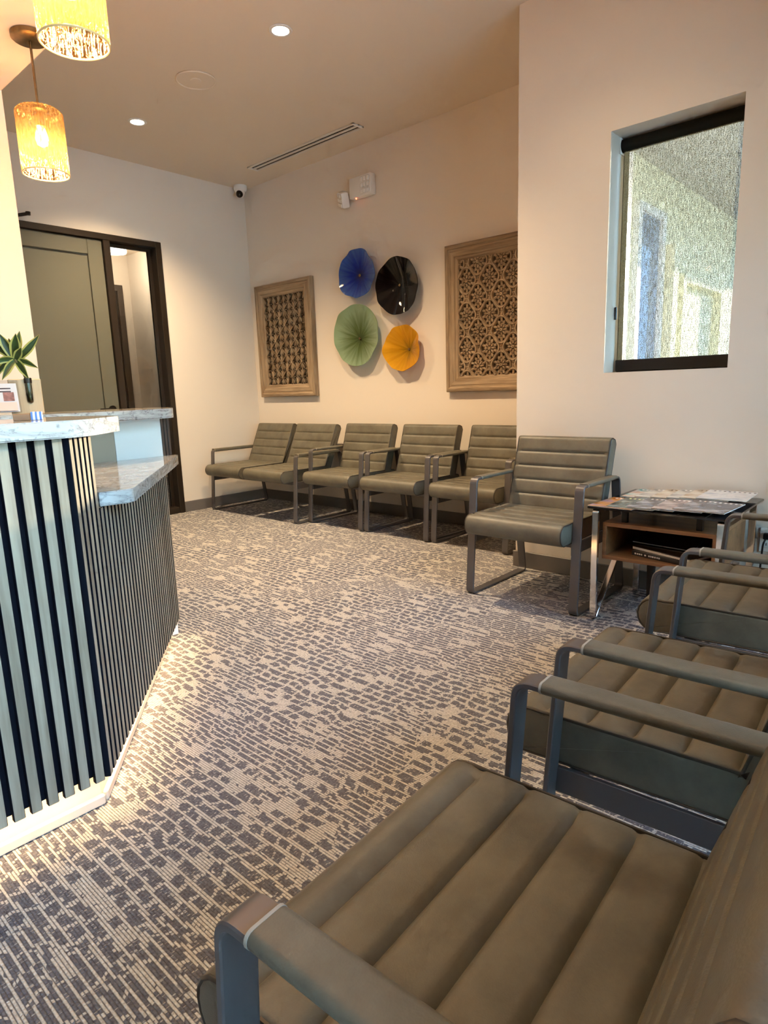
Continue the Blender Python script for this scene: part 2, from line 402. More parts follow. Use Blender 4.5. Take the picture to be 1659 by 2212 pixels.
# ------------------------------------------------------------------ geometry helpers
def finish(bm, smooth=None):
    bmesh.ops.recalc_face_normals(bm, faces=bm.faces)
    return bm
def obj(name, bm, mat, parent=None, smooth=None, loc=None):
    me = bpy.data.meshes.new(name)
    bmesh.ops.recalc_face_normals(bm, faces=bm.faces)
    bm.to_mesh(me); bm.free()
    if mat is not None: me.materials.append(mat)
    if smooth is not None:
        for p in me.polygons: p.use_smooth = len(p.vertices) <= 12
        me.set_sharp_from_angle(angle=math.radians(smooth))
    o = bpy.data.objects.new(name, me)
    COL.objects.link(o)
    if parent is not None: o.parent = parent
    if loc is not None: o.location = loc
    return o
def link_obj(name, me, parent=None, loc=None):
    o = bpy.data.objects.new(name, me); COL.objects.link(o)
    if parent is not None: o.parent = parent
    if loc is not None: o.location = loc
    return o
def thing(name, label, cat, loc=(0, 0, 0), rz=0, group=None):
    o = bpy.data.objects.new(name, None); COL.objects.link(o)
    o.empty_display_size = 0.1
    o.location = loc; o.rotation_euler = (0, 0, rz)
    return tag(o, label, cat, group)
def tag(o, label, cat, group=None):
    o['label'] = label; o['category'] = cat
    if group: o['group'] = group
    return o
def struct(o, label=None):
    o['kind'] = 'structure'
    if label: o['label'] = label
    return o
def box(bm, x0, x1, y0, y1, z0, z1, bev=0.0, seg=2):
    vs = [bm.verts.new((x, y, z)) for x in (x0, x1) for y in (y0, y1) for z in (z0, z1)]
    fs = [(0, 1, 3, 2), (4, 6, 7, 5), (0, 4, 5, 1), (2, 3, 7, 6), (0, 2, 6, 4), (1, 5, 7, 3)]
    faces = [bm.faces.new([vs[i] for i in f]) for f in fs]
    if bev:
        es = list({e for f in faces for e in f.edges})
        bmesh.ops.bevel(bm, geom=es, offset=bev, segments=seg, affect='EDGES', profile=0.5)
    return bm
def B(*a, **k): return box(bmesh.new(), *a, **k)
def prism(poly, z0, z1, bev=0.0, seg=2):
    """extrude a plan polygon (list of x,y) from z0 to z1"""
    bm = bmesh.new()
    lo = [bm.verts.new((x, y, z0)) for x, y in poly]
    hi = [bm.verts.new((x, y, z1)) for x, y in poly]
    bm.faces.new(lo[::-1]); bm.faces.new(hi)
    n = len(poly)
    for i in range(n): bm.faces.new((lo[i], lo[(i + 1) % n], hi[(i + 1) % n], hi[i]))
    if bev:
        es = [e for e in bm.edges if abs(e.verts[0].co.z - e.verts[1].co.z) < 1e-6]
        bmesh.ops.bevel(bm, geom=es, offset=bev, segments=seg, affect='EDGES')
    return bm
def round_poly(pts, radii, n=5):
    out = []
    m = len(pts)
    for i in range(m):
        p = Vector(pts[i]); a = Vector(pts[i - 1]); c = Vector(pts[(i + 1) % m]); r = radii[i]
        if r <= 0: out.append((p.x, p.y)); continue
        d1 = (a - p).normalized(); d2 = (c - p).normalized()
        q1 = p + d1 * r; q2 = p + d2 * r
        for k in range(n + 1):
            t = k / n
            q = q1 * (1 - t) ** 2 + p * 2 * t * (1 - t) + q2 * t * t
            out.append((q.x, q.y))
    return out
def fillet(pts, radii, n=6):
    """round the inner corners of an open 3-D polyline"""
    out = [Vector(pts[0])]
    for i in range(1, len(pts) - 1):
        p = Vector(pts[i]); a = Vector(pts[i - 1]); c = Vector(pts[i + 1]); r = radii[i]
        if r <= 0: out.append(p); continue
        q1 = p + (a - p).normalized() * r; q2 = p + (c - p).normalized() * r
        for k in range(n + 1):
            t = k / n
            out.append(q1 * (1 - t) ** 2 + p * 2 * t * (1 - t) + q2 * t * t)
    out.append(Vector(pts[-1]))
    return out
def sweep(bm, path, section, side=Vector((1, 0, 0)), closed=False, caps=True):
    """sweep a section [(a,b)] along a path; a runs along `side`, b along the in-plane normal"""
    n = len(path); rings = []
    for i, p in enumerate(path):
        p = Vector(p)
        if closed: t = (Vector(path[(i + 1) % n]) - Vector(path[i - 1])).normalized()
        else: t = (Vector(path[min(i + 1, n - 1)]) - Vector(path[max(i - 1, 0)])).normalized()
        s = (side - t * side.dot(t)).normalized()
        nn = t.cross(s)
        # widen at sharp bends is ignored; paths are filleted
        rings.append([bm.verts.new(p + s * a + nn * b) for a, b in section])
    m = len(section)
    for i in range(n if closed else n - 1):
        r0, r1 = rings[i], rings[(i + 1) % n]
        for j in range(m): bm.faces.new((r0[j], r0[(j + 1) % m], r1[(j + 1) % m], r1[j]))
    if caps and not closed:
        bm.faces.new(rings[0][::-1]); bm.faces.new(rings[-1])
    return bm
def circ(r, n=8): return [(r * math.cos(2 * PI * i / n), r * math.sin(2 * PI * i / n)) for i in range(n)]
def rrect(w, h, r, n=3):
    out = []
    for cx_, cy_, a0 in ((w / 2 - r, h / 2 - r, 0), (-w / 2 + r, h / 2 - r, 90), (-w / 2 + r, -h / 2 + r, 180), (w / 2 - r, -h / 2 + r, 270)):
        for k in range(n + 1):
            a = math.radians(a0 + 90 * k / n); out.append((cx_ + r * math.cos(a), cy_ + r * math.sin(a)))
    return out
def lathe(bm, prof, n=32, c=(0, 0, 0), close=False):
    rings = []
    for r, z in prof:
        if r < 1e-6: rings.append([bm.verts.new((c[0], c[1], c[2] + z))])
        else: rings.append([bm.verts.new((c[0] + r * math.cos(2 * PI * i / n), c[1] + r * math.sin(2 * PI * i / n), c[2] + z)) for i in range(n)])
    seq = list(zip(rings, rings[1:] + ([rings[0]] if close else [])))
    if not close: seq = seq[:len(rings) - 1]
    for a, b in seq:
        for i in range(n):
            j = (i + 1) % n
            if len(a) == 1 and len(b) == 1: continue
            if len(a) == 1: bm.faces.new((a[0], b[j], b[i]))
            elif len(b) == 1: bm.faces.new((a[i], a[j], b[0]))
            else: bm.faces.new((a[i], a[j], b[j], b[i]))
    return bm
def copy_tree(o, parent=None):
    c = o.copy(); COL.objects.link(c)
    if parent is not None: c.parent = parent
    for ch in list(o.children):
        copy_tree(ch, c)
    return c
def slat_faces(o_or_me, axis):
    me = getattr(o_or_me, 'data', o_or_me)
    me.materials.append(MAT['black'])
    for p in me.polygons:
        if abs(p.normal[axis]) < 0.75 and abs(p.normal[2]) < 0.75: p.material_index = 1
def lamp(name, typ, loc, energy, color, parent=None, **kw):
    d = bpy.data.lights.new(name, typ); d.energy = energy; d.color = color
    for k, v in kw.items(): setattr(d, k, v)
    o = bpy.data.objects.new(name, d); COL.objects.link(o); o.location = loc
    if parent is not None: o.parent = parent
    return o

# ------------------------------------------------------------------ the setting
ZC = 3.08
XL, YB, YW, XJ, XR, YF = -5.49, 4.17, 3.37, -1.955, 0.50, -3.6
struct(obj('floor', prism([(XL - 0.15, YF - 0.15), (XR + 0.15, YF - 0.15), (XR + 0.15, YW + 0.25), (XJ + 0.2, YW + 0.25), (XJ + 0.2, YB + 0.15), (XL - 0.15, YB + 0.15)], -0.12, 0), MAT['carpet']))
struct(obj('ceiling', prism([(XL - 0.15, YF - 0.15), (XR + 0.15, YF - 0.15), (XR + 0.15, YW + 0.25), (XJ + 0.2, YW + 0.25), (XJ + 0.2, YB + 0.15), (XL - 0.15, YB + 0.15)], ZC, ZC + 0.2), MAT['ceil']))
struct(obj('ceiling_soffit', B(-5.48, -1.2, YF + 0.002, 1.22, 2.45, ZC - 0.001), MAT['wall']))
struct(obj('wall_back', B(XL - 0.15, XJ + 0.2, YB, YB + 0.15, 0, ZC), MAT['wall']))
struct(obj('wall_return', B(XJ, XJ + 0.2, YW, YB, 0, ZC), MAT['wall']))
WX0, WX1, WZ0, WZ1 = -1.432, -0.832, 1.150, 2.328
bm = bmesh.new()
box(bm, XJ + 0.2, WX0, YW, YW + 0.25, 0, ZC); box(bm, WX1, XR + 0.15, YW, YW + 0.25, 0, ZC)
box(bm, WX0, WX1, YW, YW + 0.25, 0, WZ0); box(bm, WX0, WX1, YW, YW + 0.25, WZ1, ZC)
struct(obj('wall_window_side', bm, MAT['wall']))
DY0, DY1, DZ = 1.66, 3.20, 2.457
bm = bmesh.new()
box(bm, XL - 0.15, XL, YF - 0.15, DY0, 0, ZC); box(bm, XL - 0.15, XL, DY1, YB, 0, ZC); box(bm, XL - 0.15, XL, DY0, DY1, DZ, ZC)
struct(obj('wall_left', bm, MAT['wall']))
struct(obj('wall_reception', B(-3.41, -3.29, YF, 1.22, 0, 2.45), MAT['wall']))
# right wall with storefront glazing, front wall (behind the camera) with another
SY0, SY1, SZ0, SZ1 = -3.0, 3.1, 0.30, 2.30
bm = bmesh.new()
box(bm, XR, XR + 0.15, YF - 0.15, SY0, 0, ZC); box(bm, XR, XR + 0.15, SY1, YW, 0, ZC)
box(bm, XR, XR + 0.15, SY0, SY1, 0, SZ0); box(bm, XR, XR + 0.15, SY0, SY1, SZ1, ZC)
struct(obj('wall_right', bm, MAT['wall']))
struct(obj('wall_front', B(XL, XR, YF - 0.15, YF, 0, ZC), MAT['wall']))
def storefront(name, a0, a1, along_y, fixed, nb):
    bm = bmesh.new(); t = 0.05
    def bx(u0, u1, z0, z1, d0=0.03, d1=0.10):
        if along_y: box(bm, fixed + d0, fixed + d1, u0, u1, z0, z1)
        else: box(bm, u0, u1, fixed - d1, fixed - d0, z0, z1)
    bx(a0, a1, SZ0, SZ0 + t); bx(a0, a1, SZ1 - t, SZ1)
    for i in range(nb + 1):
        u = a0 + (a1 - a0 - t) * i / nb
        bx(u, u + t, SZ0 + t, SZ1 - t)
    w = struct(obj(name, bm, MAT['dframe']))
    for i in range(nb):
        u0 = a0 + (a1 - a0 - t) * i / nb + t; u1 = a0 + (a1 - a0 - t) * (i + 1) / nb
        g = bmesh.new()
        if along_y: box(g, fixed + 0.06, fixed + 0.068, u0, u1, SZ0 + t, SZ1 - t)
        else: box(g, u0, u1, fixed - 0.068, fixed - 0.06, SZ0 + t, SZ1 - t)
        obj('pane', g, MAT['glass'], w)
    return w
storefront('window_2', SY0, SY1, True, XR, 5)
# baseboards
bm = bmesh.new(); box(bm, XL + 0.001, XJ - 0.001, YB - 0.013, YB, 0, 0.1, 0.003, 1)
struct(obj('baseboard_back', bm, MAT['base']))
bm = bmesh.new(); box(bm, XJ - 0.013, XR, YW - 0.013, YW, 0, 0.1, 0.003, 1)
struct(obj('baseboard_window_side', bm, MAT['base']))
bm = bmesh.new(); box(bm, XL, XL + 0.013, DY1 + 0.002, YB - 0.014, 0, 0.1, 0.003, 1)
struct(obj('baseboard_left', bm, MAT['base']))

# door with sidelight in the left wall
d1 = bpy.data.objects.new('door_1', None); COL.objects.link(d1); struct(d1, 'grey-green door with glass sidelight in a dark bronze frame')
FT = 0.055
XF = XL + 0.022
bm = bmesh.new()
box(bm, XL - 0.15, XF, DY1 - FT, DY1, 0, DZ, 0.004, 1)
obj('jamb', bm, MAT['dframe'], d1)
bm = bmesh.new(); box(bm, XL - 0.15, XF, DY0, DY0 + FT, 0, DZ, 0.004, 1); obj('jamb', bm, MAT['dframe'], d1)
bm = bmesh.new(); box(bm, XL - 0.15, XF, DY0 + FT, DY1 - FT, DZ - 0.05, DZ, 0.004, 1); obj('head', bm, MAT['dframe'], d1)
bm = bmesh.new(); box(bm, XL - 0.15, XF, 2.668, 2.728, 0, DZ - 0.05, 0.004, 1); obj('mullion', bm, MAT['dframe'], d1)
bm = bmesh.new(); box(bm, XL - 0.12, XF - 0.01, 2.728, DY1 - FT, 0, 0.06, 0.004, 1); obj('sidelight_sill', bm, MAT['dframe'], d1)
bm = bmesh.new()
box(bm, XL - 0.10, XL - 0.07, 3.115, DY1 - FT, 0.06, DZ - 0.05); box(bm, XL - 0.10, XL - 0.07, 2.728, 3.115, DZ - 0.075, DZ - 0.05)
obj('glazing_bead', bm, MAT['dframe'], d1)
obj('sidelight_pane', B(XL - 0.09, XL - 0.082, 2.728, 3.115, 0.06, DZ - 0.075), MAT['glass'], d1)
# door leaf: stiles, rails, recessed panel
leaf_x0, leaf_x1 = XL - 0.045, XL + 0.0
LY0, LY1, LZ1 = DY0 + FT + 0.003, 2.665, DZ - 0.053
leaf = obj('door_leaf', B(leaf_x0, leaf_x1 - 0.016, LY0, LY1, 0.01, LZ1), MAT['door'], d1)
for (a, b_, c, d_) in ((LY0, LY0 + 0.125, 0.01, LZ1), (LY1 - 0.125, LY1, 0.01, LZ1)):
    obj('stile', B(leaf_x1 - 0.016, leaf_x1, a, b_, c, d_, bev=0.004, seg=1), MAT['door'], leaf)
for (c, d_) in ((0.01, 0.22), (LZ1 - 0.125, LZ1)):
    obj('rail', B(leaf_x1 - 0.016, leaf_x1, LY0 + 0.125, LY1 - 0.125, c, d_, bev=0.004, seg=1), MAT['door'], leaf)
bm = bmesh.new()
lathe(bm, [(0.0, 0.0), (0.032, 0.0), (0.032, 0.012), (0.012, 0.014), (0.012, 0.05), (0.0, 0.05)], 20)
bmesh.ops.rotate(bm, verts=bm.verts, cent=(0, 0, 0), matrix=Matrix.Rotation(PI / 2, 3, 'Y'))
bmesh.ops.translate(bm, verts=bm.verts, vec=(leaf_x1, 2.60, 1.01))
box(bm, leaf_x1 + 0.035, leaf_x1 + 0.053, 2.475, 2.615, 1.00, 1.022, 0.006)
obj('door_handle', bm, MAT['blackmetal'], leaf, 40)
# closer arm over the head
bm = bmesh.new()
sweep(bm, [(XL + 0.045, 1.95, DZ + 0.005), (XL + 0.05, 2.09, DZ + 0.048)], rrect(0.03, 0.022, 0.004))
lathe(bm, [(0, -0.012), (0.016, -0.012), (0.018, 0.012), (0, 0.014)], 14, (XL + 0.05, 2.092, DZ + 0.05))
box(bm, XL + 0.001, XL + 0.06, 1.86, 1.96, DZ - 0.02, DZ + 0.02, 0.003, 1)
obj('door_closer', bm, MAT['blackmetal'], d1)

# hall behind the sidelight
bm = bmesh.new()
HX0, HY0, HY1, HZ = -8.65, 1.2, 4.53, 3.0
box(bm, HX0 - 0.1, HX0, HY0, HY1, 0, HZ); box(bm, HX0, XL - 0.151, HY1, HY1 + 0.1, 0, HZ); box(bm, HX0, XL - 0.151, HY0 - 0.1, HY0, 0, HZ); box(bm, XL - 0.25, XL - 0.151, 4.18, HY1, 0, HZ)
struct(obj('wall_hall', bm, MAT['wall']))
struct(obj('floor_hall', B(HX0, XL - 0.151, HY0, HY1, -0.1, 0), MAT['carpet']))
struct(obj('ceiling_hall', B(HX0 - 0.1, XL - 0.151, HY0 - 0.1, HY1 + 0.1, HZ, HZ + 0.1), MAT['ceil']))
hd = bpy.data.objects.new('door_2', None); COL.objects.link(hd); struct(hd, 'dark hall door seen through the sidelight')
obj('door_leaf', B(HX0 + 0.001, HX0 + 0.03, 3.50, 4.32, 0.01, 2.52), MAT['dframe'], hd)
bm = bmesh.new()
box(bm, HX0 + 0.001, HX0 + 0.05, 4.32, 4.40, 0, 2.60, 0.004, 1); box(bm, HX0 + 0.001, HX0 + 0.05, 3.42, 3.50, 0, 2.60, 0.004, 1); box(bm, HX0 + 0.001, HX0 + 0.05, 3.50, 4.32, 2.52, 2.60)
obj('door_frame', bm, plain('dark_brown_frame', (0.06, 0.045, 0.035), 0.5), hd)
bm = bmesh.new(); box(bm, HX0 + 0.03, HX0 + 0.08, 4.22, 4.25, 0.95, 1.15, 0.005, 1); obj('pull_handle', bm, MAT['chrome'], hd)
hl = thing('drum_light', 'white drum ceiling light glowing in the hall beyond the sidelight', 'ceiling light', (-7.98, 4.03, HZ))
bm = bmesh.new(); lathe(bm, [(0, -0.005), (0.13, -0.005), (0.14, -0.02), (0.14, -0.12), (0.13, -0.135), (0, -0.14)], 32)
obj('shade', bm, emit('drum_shade_glow', (1.0, 0.93, 0.82), 2.2), hl, 40)
bm = bmesh.new(); lathe(bm, [(0.141, -0.055), (0.144, -0.055), (0.144, -0.065), (0.141, -0.065)], 32, close=True)
obj('trim_band', bm, MAT['chrome'], hl, 40)
lamp('hall_lamp', 'POINT', (0, 0, -0.25), 13, (1.0, 0.80, 0.58), hl, shadow_soft_size=0.12)

# screened window in the window wall
w1 = bpy.data.objects.new('window_1', None); COL.objects.link(w1); struct(w1, 'tall narrow window in a deep reveal, black framed')
yg = YW + 0.19
bm = bmesh.new(); t = 0.03
for (a, b_, c, d_) in ((WX0, WX0 + t, WZ0, WZ1), (WX1 - t, WX1, WZ0, WZ1), (WX0 + t, WX1 - t, WZ0, WZ0 + t), (WX0 + t, WX1 - t, WZ1 - t, WZ1)):
    box(bm, a, b_, yg - 0.02, yg + 0.03, c, d_)
obj('sash', bm, MAT['blackmetal'], w1)
obj('pane', B(WX0 + t, WX1 - t, yg, yg + 0.006, WZ0 + t, WZ1 - t), MAT['glass'], w1)
rs = thing('roller_shade', 'woven screen roller shade with black roller and hem bar in the window', 'window shade', ((WX0 + WX1) / 2, YW + 0.125, WZ1))
ys = 0.0
bm = bmesh.new(); box(bm, -0.280, 0.272, -0.0008, 0.0008, -1.13, -0.055)
obj('fabric', bm, MAT['shade'], rs)
bm = bmesh.new(); sweep(bm, [(-0.292, 0.012, -0.040), (0.292, 0.012, -0.040)], circ(0.032, 20), side=Vector((0, 0, 1)))
obj('roller', bm, plain('black_roller', (0.006, 0.008, 0.007), 0.8, spec=0.2), rs, 50)
bm = bmesh.new(); box(bm, -0.285, 0.278, -0.012, 0.012, -1.172, -1.112, 0.003, 1)
obj('hem_bar', bm, MAT['blackmetal'], rs)
for xx in (-0.299, 0.292): obj('bracket', B(xx, xx + 0.007, -0.02, 0.03, -0.08, -0.005), MAT['white_plastic'], rs)
bm = bmesh.new(); box(bm, -0.296, -0.286, -0.02, -0.008, -0.90, -0.835, 0.002, 1)
obj('chain_clip', bm, MAT['blackmetal'], rs)

# ------------------------------------------------------------------ outside: view through the shade, and unseen walls added to block light
struct(obj('ground_outside', B(-40, 40, -40, 40, -0.4, -0.13), MAT['concrete']))
struct(obj('wall_outside', B(-2.45, -2.25, YB + 0.3, 15, -0.13, 4.2), MAT['stucco']))
struct(obj('wall_sky_blocker', B(9.0, 9.4, -30, 30, -0.13, 5.2), MAT['stucco']))  # added out of view to cut low sky light on the far walls
struct(obj('wall_sun_blocker', B(XR + 0.151, 3.6, YW, YW + 0.25, -0.13, 3.3), MAT['stucco']))  # unseen wall added to keep direct sun out of the storefront
struct(obj('trim_eave', B(-2.25, -0.9, 5.0, 15, 2.99, 3.10), MAT['eave']))
ow = bpy.data.objects.new('window_4', None); COL.objects.link(ow); struct(ow, 'tall outside window on the sunlit wall')
bm = bmesh.new()
for a, b_, c, d_ in ((5.82, 5.90, 0.2, 2.62), (6.42, 6.50, 0.2, 2.62), (5.90, 6.42, 2.55, 2.62), (5.90, 6.42, 0.2, 0.3)):
    box(bm, -2.25, -2.20, a, b_, c, d_)
obj('frame', bm, MAT['white_panel'], ow)
obj('pane', B(-2.248, -2.235, 5.90, 6.42, 0.3, 2.55), plain('painted_sky_glass', (0.10, 0.20, 0.36), 0.05), ow)  # blue of the reflected sky painted into the pane colour
struct(obj('post_outside', B(-2.25, -2.12, 6.52, 6.66, -0.13, 2.35), MAT['stucco']))
od = bpy.data.objects.new('door_3', None); COL.objects.link(od); struct(od, 'outside door frame on the sunlit wall')
bm = bmesh.new()
for a, b_, c, d_ in ((6.95, 7.05, 0, 2.14), (8.30, 8.45, 0, 2.14), (7.05, 8.30, 2.06, 2.14)):
    box(bm, -2.25, -2.16, a, b_, c, d_)
obj('frame', bm, MAT['stucco'], od)

# ------------------------------------------------------------------ ceiling fittings
def downlight(x, y, label, energy=60, grp='recessed ceiling downlights'):
    t_ = thing('recessed_downlight', label, 'ceiling light', (x, y, ZC), 0, grp)
    bm = bmesh.new(); lathe(bm, [(0.045, -0.001), (0.062, -0.001), (0.066, -0.004), (0.062, -0.008), (0.048, -0.008), (0.045, -0.004)], 32, close=True)
    obj('trim_ring', bm, MAT['white_plastic'], t_, 40)
    bm = bmesh.new(); lathe(bm, [(0, -0.003), (0.046, -0.003), (0.046, -0.001), (0, -0.001)], 28)
    obj('lens', bm, emit('downlight_lens', (1.0, 0.88, 0.70), 45.0), t_)
    o = lamp('downlight_lamp', 'SPOT', (0, 0, -0.03), energy * 4, WARM, t_, spot_size=math.radians(124), spot_blend=1.0, shadow_soft_size=0.05)
downlight(-3.02, 2.62, 'nearer of the two recessed downlights in view, near the top edge of the picture')
downlight(-4.68, 2.64, 'farther of the two recessed downlights in view, just right of the hanging pendant')
downlight(-1.36, 2.60, 'recessed downlight above the single chair by the window', 5)
downlight(-0.55, 0.90, 'recessed downlight above the chairs nearest the camera', 8)
downlight(-0.55, -1.6, 'recessed downlight behind the camera', 10)
t_ = thing('ceiling_speaker', 'round flush ceiling speaker painted like the ceiling', 'speaker', (-3.84, 2.60, ZC))
bm = bmesh.new(); lathe(bm, [(0.115, -0.001), (0.125, -0.001), (0.128, -0.006), (0.122, -0.010), (0.115, -0.007)], 40, close=True)
obj('rim', bm, MAT['ceil'], t_, 40)
bm = bmesh.new(); lathe(bm, [(0, -0.008), (0.03, -0.009), (0.034, -0.006), (0.115, -0.005), (0.115, -0.001), (0, -0.001)], 40)
obj('grille', bm, MAT['ceil'], t_, 20)
# linear slot diffuser
t_ = thing('slot_diffuser', 'long white slot air diffuser with two dark slots in the ceiling', 'air vent', (-4.27, 3.855, ZC))
VL = 0.66
for yy in (-0.058, -0.010, 0.038):
    obj('blade', B(-VL, VL, yy, yy + 0.020, -0.012, -0.001, bev=0.002, seg=1), MAT['ceil'] if 0 else plain('diffuser_white', (0.72, 0.67, 0.60), 0.5), t_)
for xx in (-VL, VL - 0.02):
    obj('end_cap', B(xx, xx + 0.02, -0.058, 0.058, -0.0125, -0.001, bev=0.002, seg=1), MAT['white_plastic'], t_)
obj('slot_back', B(-VL + 0.02, VL - 0.02, -0.05, 0.05, -0.003, -0.0012), plain('slot_dark', (0.02, 0.016, 0.012), 0.9), t_)
# turret camera in the corner
t_ = thing('security_camera', 'white turret security camera in the ceiling corner', 'camera', (-5.40, 4.06, ZC))
bm = bmesh.new(); lathe(bm, [(0, -0.001), (0.062, -0.001), (0.062, -0.035), (0.052, -0.055), (0, -0.055)], 28)
obj('housing', bm, MAT['white_plastic'], t_, 40)
bm = bmesh.new(); bmesh.ops.create_uvsphere(bm, u_segments=24, v_segments=14, radius=0.045); bmesh.ops.translate(bm, verts=bm.verts, vec=(0.006, -0.010, -0.066))
obj('ball', bm, MAT['white_plastic'], t_, 60)
bm = bmesh.new(); bmesh.ops.create_uvsphere(bm, u_segments=20, v_segments=12, radius=0.034); bmesh.ops.translate(bm, verts=bm.verts, vec=(0.020, -0.028, -0.082))
obj('lens', bm, MAT['smoked'], t_, 60)
# emergency light
t_ = thing('emergency_light', 'white twin-head emergency light high on the back wall', 'emergency light', (-3.86, YB, 2.745))
obj('body', B(-0.12, 0.125, -0.065, -0.001, -0.075, 0.085, bev=0.008), MAT['white_plastic'], t_, 40)
for i in range(3):
    for j in range(3):
        obj('facet', B(0.010 + i * 0.036, 0.040 + i * 0.036, -0.074, -0.065, -0.060 + j * 0.046, -0.022 + j * 0.046, bev=0.006, seg=1), plain('lamp_facet', (0.85, 0.84, 0.82), 0.15) if i + j == 0 else bpy.data.materials['lamp_facet'], t_)
hd_ = obj('lamp_head', B(-0.055, 0.055, -0.05, 0.02, -0.062, 0.062, bev=0.015), MAT['white_plastic'], t_, 40, (-0.185, -0.045, -0.055))
hd_.rotation_euler = (0.25, 0.38, -0.5)
for j in range(3):
    r_ = obj('head_facet', B(-0.045, 0.045, -0.058, -0.049, -0.052 + j * 0.037, -0.022 + j * 0.037, bev=0.004, seg=1), bpy.data.materials['lamp_facet'], hd_)
bm = bmesh.new(); bmesh.ops.create_uvsphere(bm, u_segments=10, v_segments=6, radius=0.006); bmesh.ops.translate(bm, verts=bm.verts, vec=(-0.05, -0.055, -0.080))
obj('indicator', bm, emit('red_led', (1.0, 0.12, 0.05), 6), t_)
# outlet with plug
t_ = thing('wall_outlet', 'white wall outlet with a black plug beside the side table', 'outlet', (-0.605, YW, 0.345))
obj('plate', B(-0.036, 0.036, -0.007, -0.001, -0.058, 0.058, bev=0.002, seg=1), MAT['white_plastic'], t_)
for z in (-0.022, 0.022):
    p_ = obj('socket', B(-0.017, 0.017, -0.010, -0.006, z - 0.015, z + 0.015, bev=0.003, seg=1), MAT['white_plastic'], t_)
    bm = bmesh.new(); box(bm, -0.008, -0.005, -0.0105, -0.0095, z - 0.005, z + 0.008); box(bm, 0.005, 0.008, -0.0105, -0.0095, z - 0.004, z + 0.008)
    obj('slots', bm, MAT['blackmetal'], p_)
t_ = thing('power_cord', 'black plug and cord hanging from the wall outlet', 'cord', (-0.605, YW, 0.367))
obj('plug', B(-0.016, 0.016, -0.045, -0.0108, -0.014, 0.016, bev=0.005), MAT['blackmetal'], t_, 40)
bm = bmesh.new()
sweep(bm, fillet([(0, -0.035, 0.0), (-0.012, -0.05, -0.03), (-0.018, -0.045, -0.18), (-0.012, -0.04, -0.355), (0.08, -0.04, -0.362)], [0, 0.02, 0.05, 0.03, 0]), circ(0.0042, 8))
obj('cable', bm, MAT['blackmetal'], t_, 60)

# ------------------------------------------------------------------ pendants
def pendant(x, y, zt, zb, label):
    t_ = thing('pendant_lamp', label, 'pendant lamp', (x, y, 2.45), 0, 'amber glass pendants over the reception desk')
    bm = bmesh.new(); lathe(bm, [(0, -0.001), (0.065, -0.001), (0.065, -0.016), (0.058, -0.022), (0, -0.024)], 32)
    obj('canopy', bm, MAT['brass'], t_, 40)
    bm = bmesh.new(); lathe(bm, [(0, -0.02), (0.0045, -0.02), (0.0045, zt - 2.45 + 0.01), (0, zt - 2.45 + 0.01)], 10)
    obj('stem', bm, MAT['brass'], t_, 40)
    zt_, zb_ = zt - 2.45, zb - 2.45
    bm = bmesh.new(); lathe(bm, [(0, zt_ + 0.012), (0.030, zt_ + 0.008), (0.032, zt_ - 0.005), (0.018, zt_ - 0.012), (0.018, zt_ - 0.06), (0, zt_ - 0.06)], 20)
    obj('socket', bm, MAT['brass'], t_, 40)
    # ribbed seeded glass cylinder, open below
    bm = bmesh.new(); N = 112; R = 0.082
    rings = []
    zs = [(0.024, zt_), (R - 0.012, zt_ - 0.002), (R, zt_ - 0.014)] + [(R, zt_ - 0.014 + (zb_ - zt_ + 0.014) * k / 8) for k in range(1, 9)]
    for r, z in zs:
        rings.append([bm.verts.new(((r + (0.0022 if (i % 4) in (0, 1) and r > 0.05 else -0.0006)) * math.cos(2 * PI * i / N), (r + (0.0022 if (i % 4) in (0, 1) and r > 0.05 else -0.0006)) * math.sin(2 * PI * i / N), z)) for i in range(N)])
    for a, b_ in zip(rings, rings[1:]):
        for i in range(N): bm.faces.new((a[i], a[(i + 1) % N], b_[(i + 1) % N], b_[i]))
    bmesh.ops.recalc_face_normals(bm, faces=bm.faces)
    obj('glass_shade', bm, MAT['amber'], t_, 25)
    bm = bmesh.new(); sweep(bm, [((R + 0.0005) * math.cos(2 * PI * i / 48), (R + 0.0005) * math.sin(2 * PI * i / 48), zb_) for i in range(48)], circ(0.0028, 6), side=Vector((0, 0, 1)), closed=True)
    obj('glass_rim', bm, plain('amber_rim', (0.95, 0.62, 0.28), 0.15) if 'amber_rim' not in bpy.data.materials else bpy.data.materials['amber_rim'], t_, 60)
    bm = bmesh.new(); lathe(bm, [(0, zt_ - 0.058), (0.012, zt_ - 0.058), (0.020, zt_ - 0.085), (0.024, zt_ - 0.105), (0.018, zt_ - 0.125), (0, zt_ - 0.134)], 20)
    obj('bulb', bm, emit('warm_bulb', (1.0, 0.66, 0.22), 26.0), t_, 60)
    lamp('pendant_bulb_lamp', 'POINT', (0, 0, zt_ - 0.165), 19, (1.0, 0.55, 0.21), t_, shadow_soft_size=0.03)
pendant(-2.74, 1.14, 2.195, 1.965, 'amber glass pendant lamp farther away with its brass ceiling canopy in view')
pendant(-1.76, 0.842, 2.215, 1.985, 'amber glass pendant lamp nearest, cut off by the top of the picture')

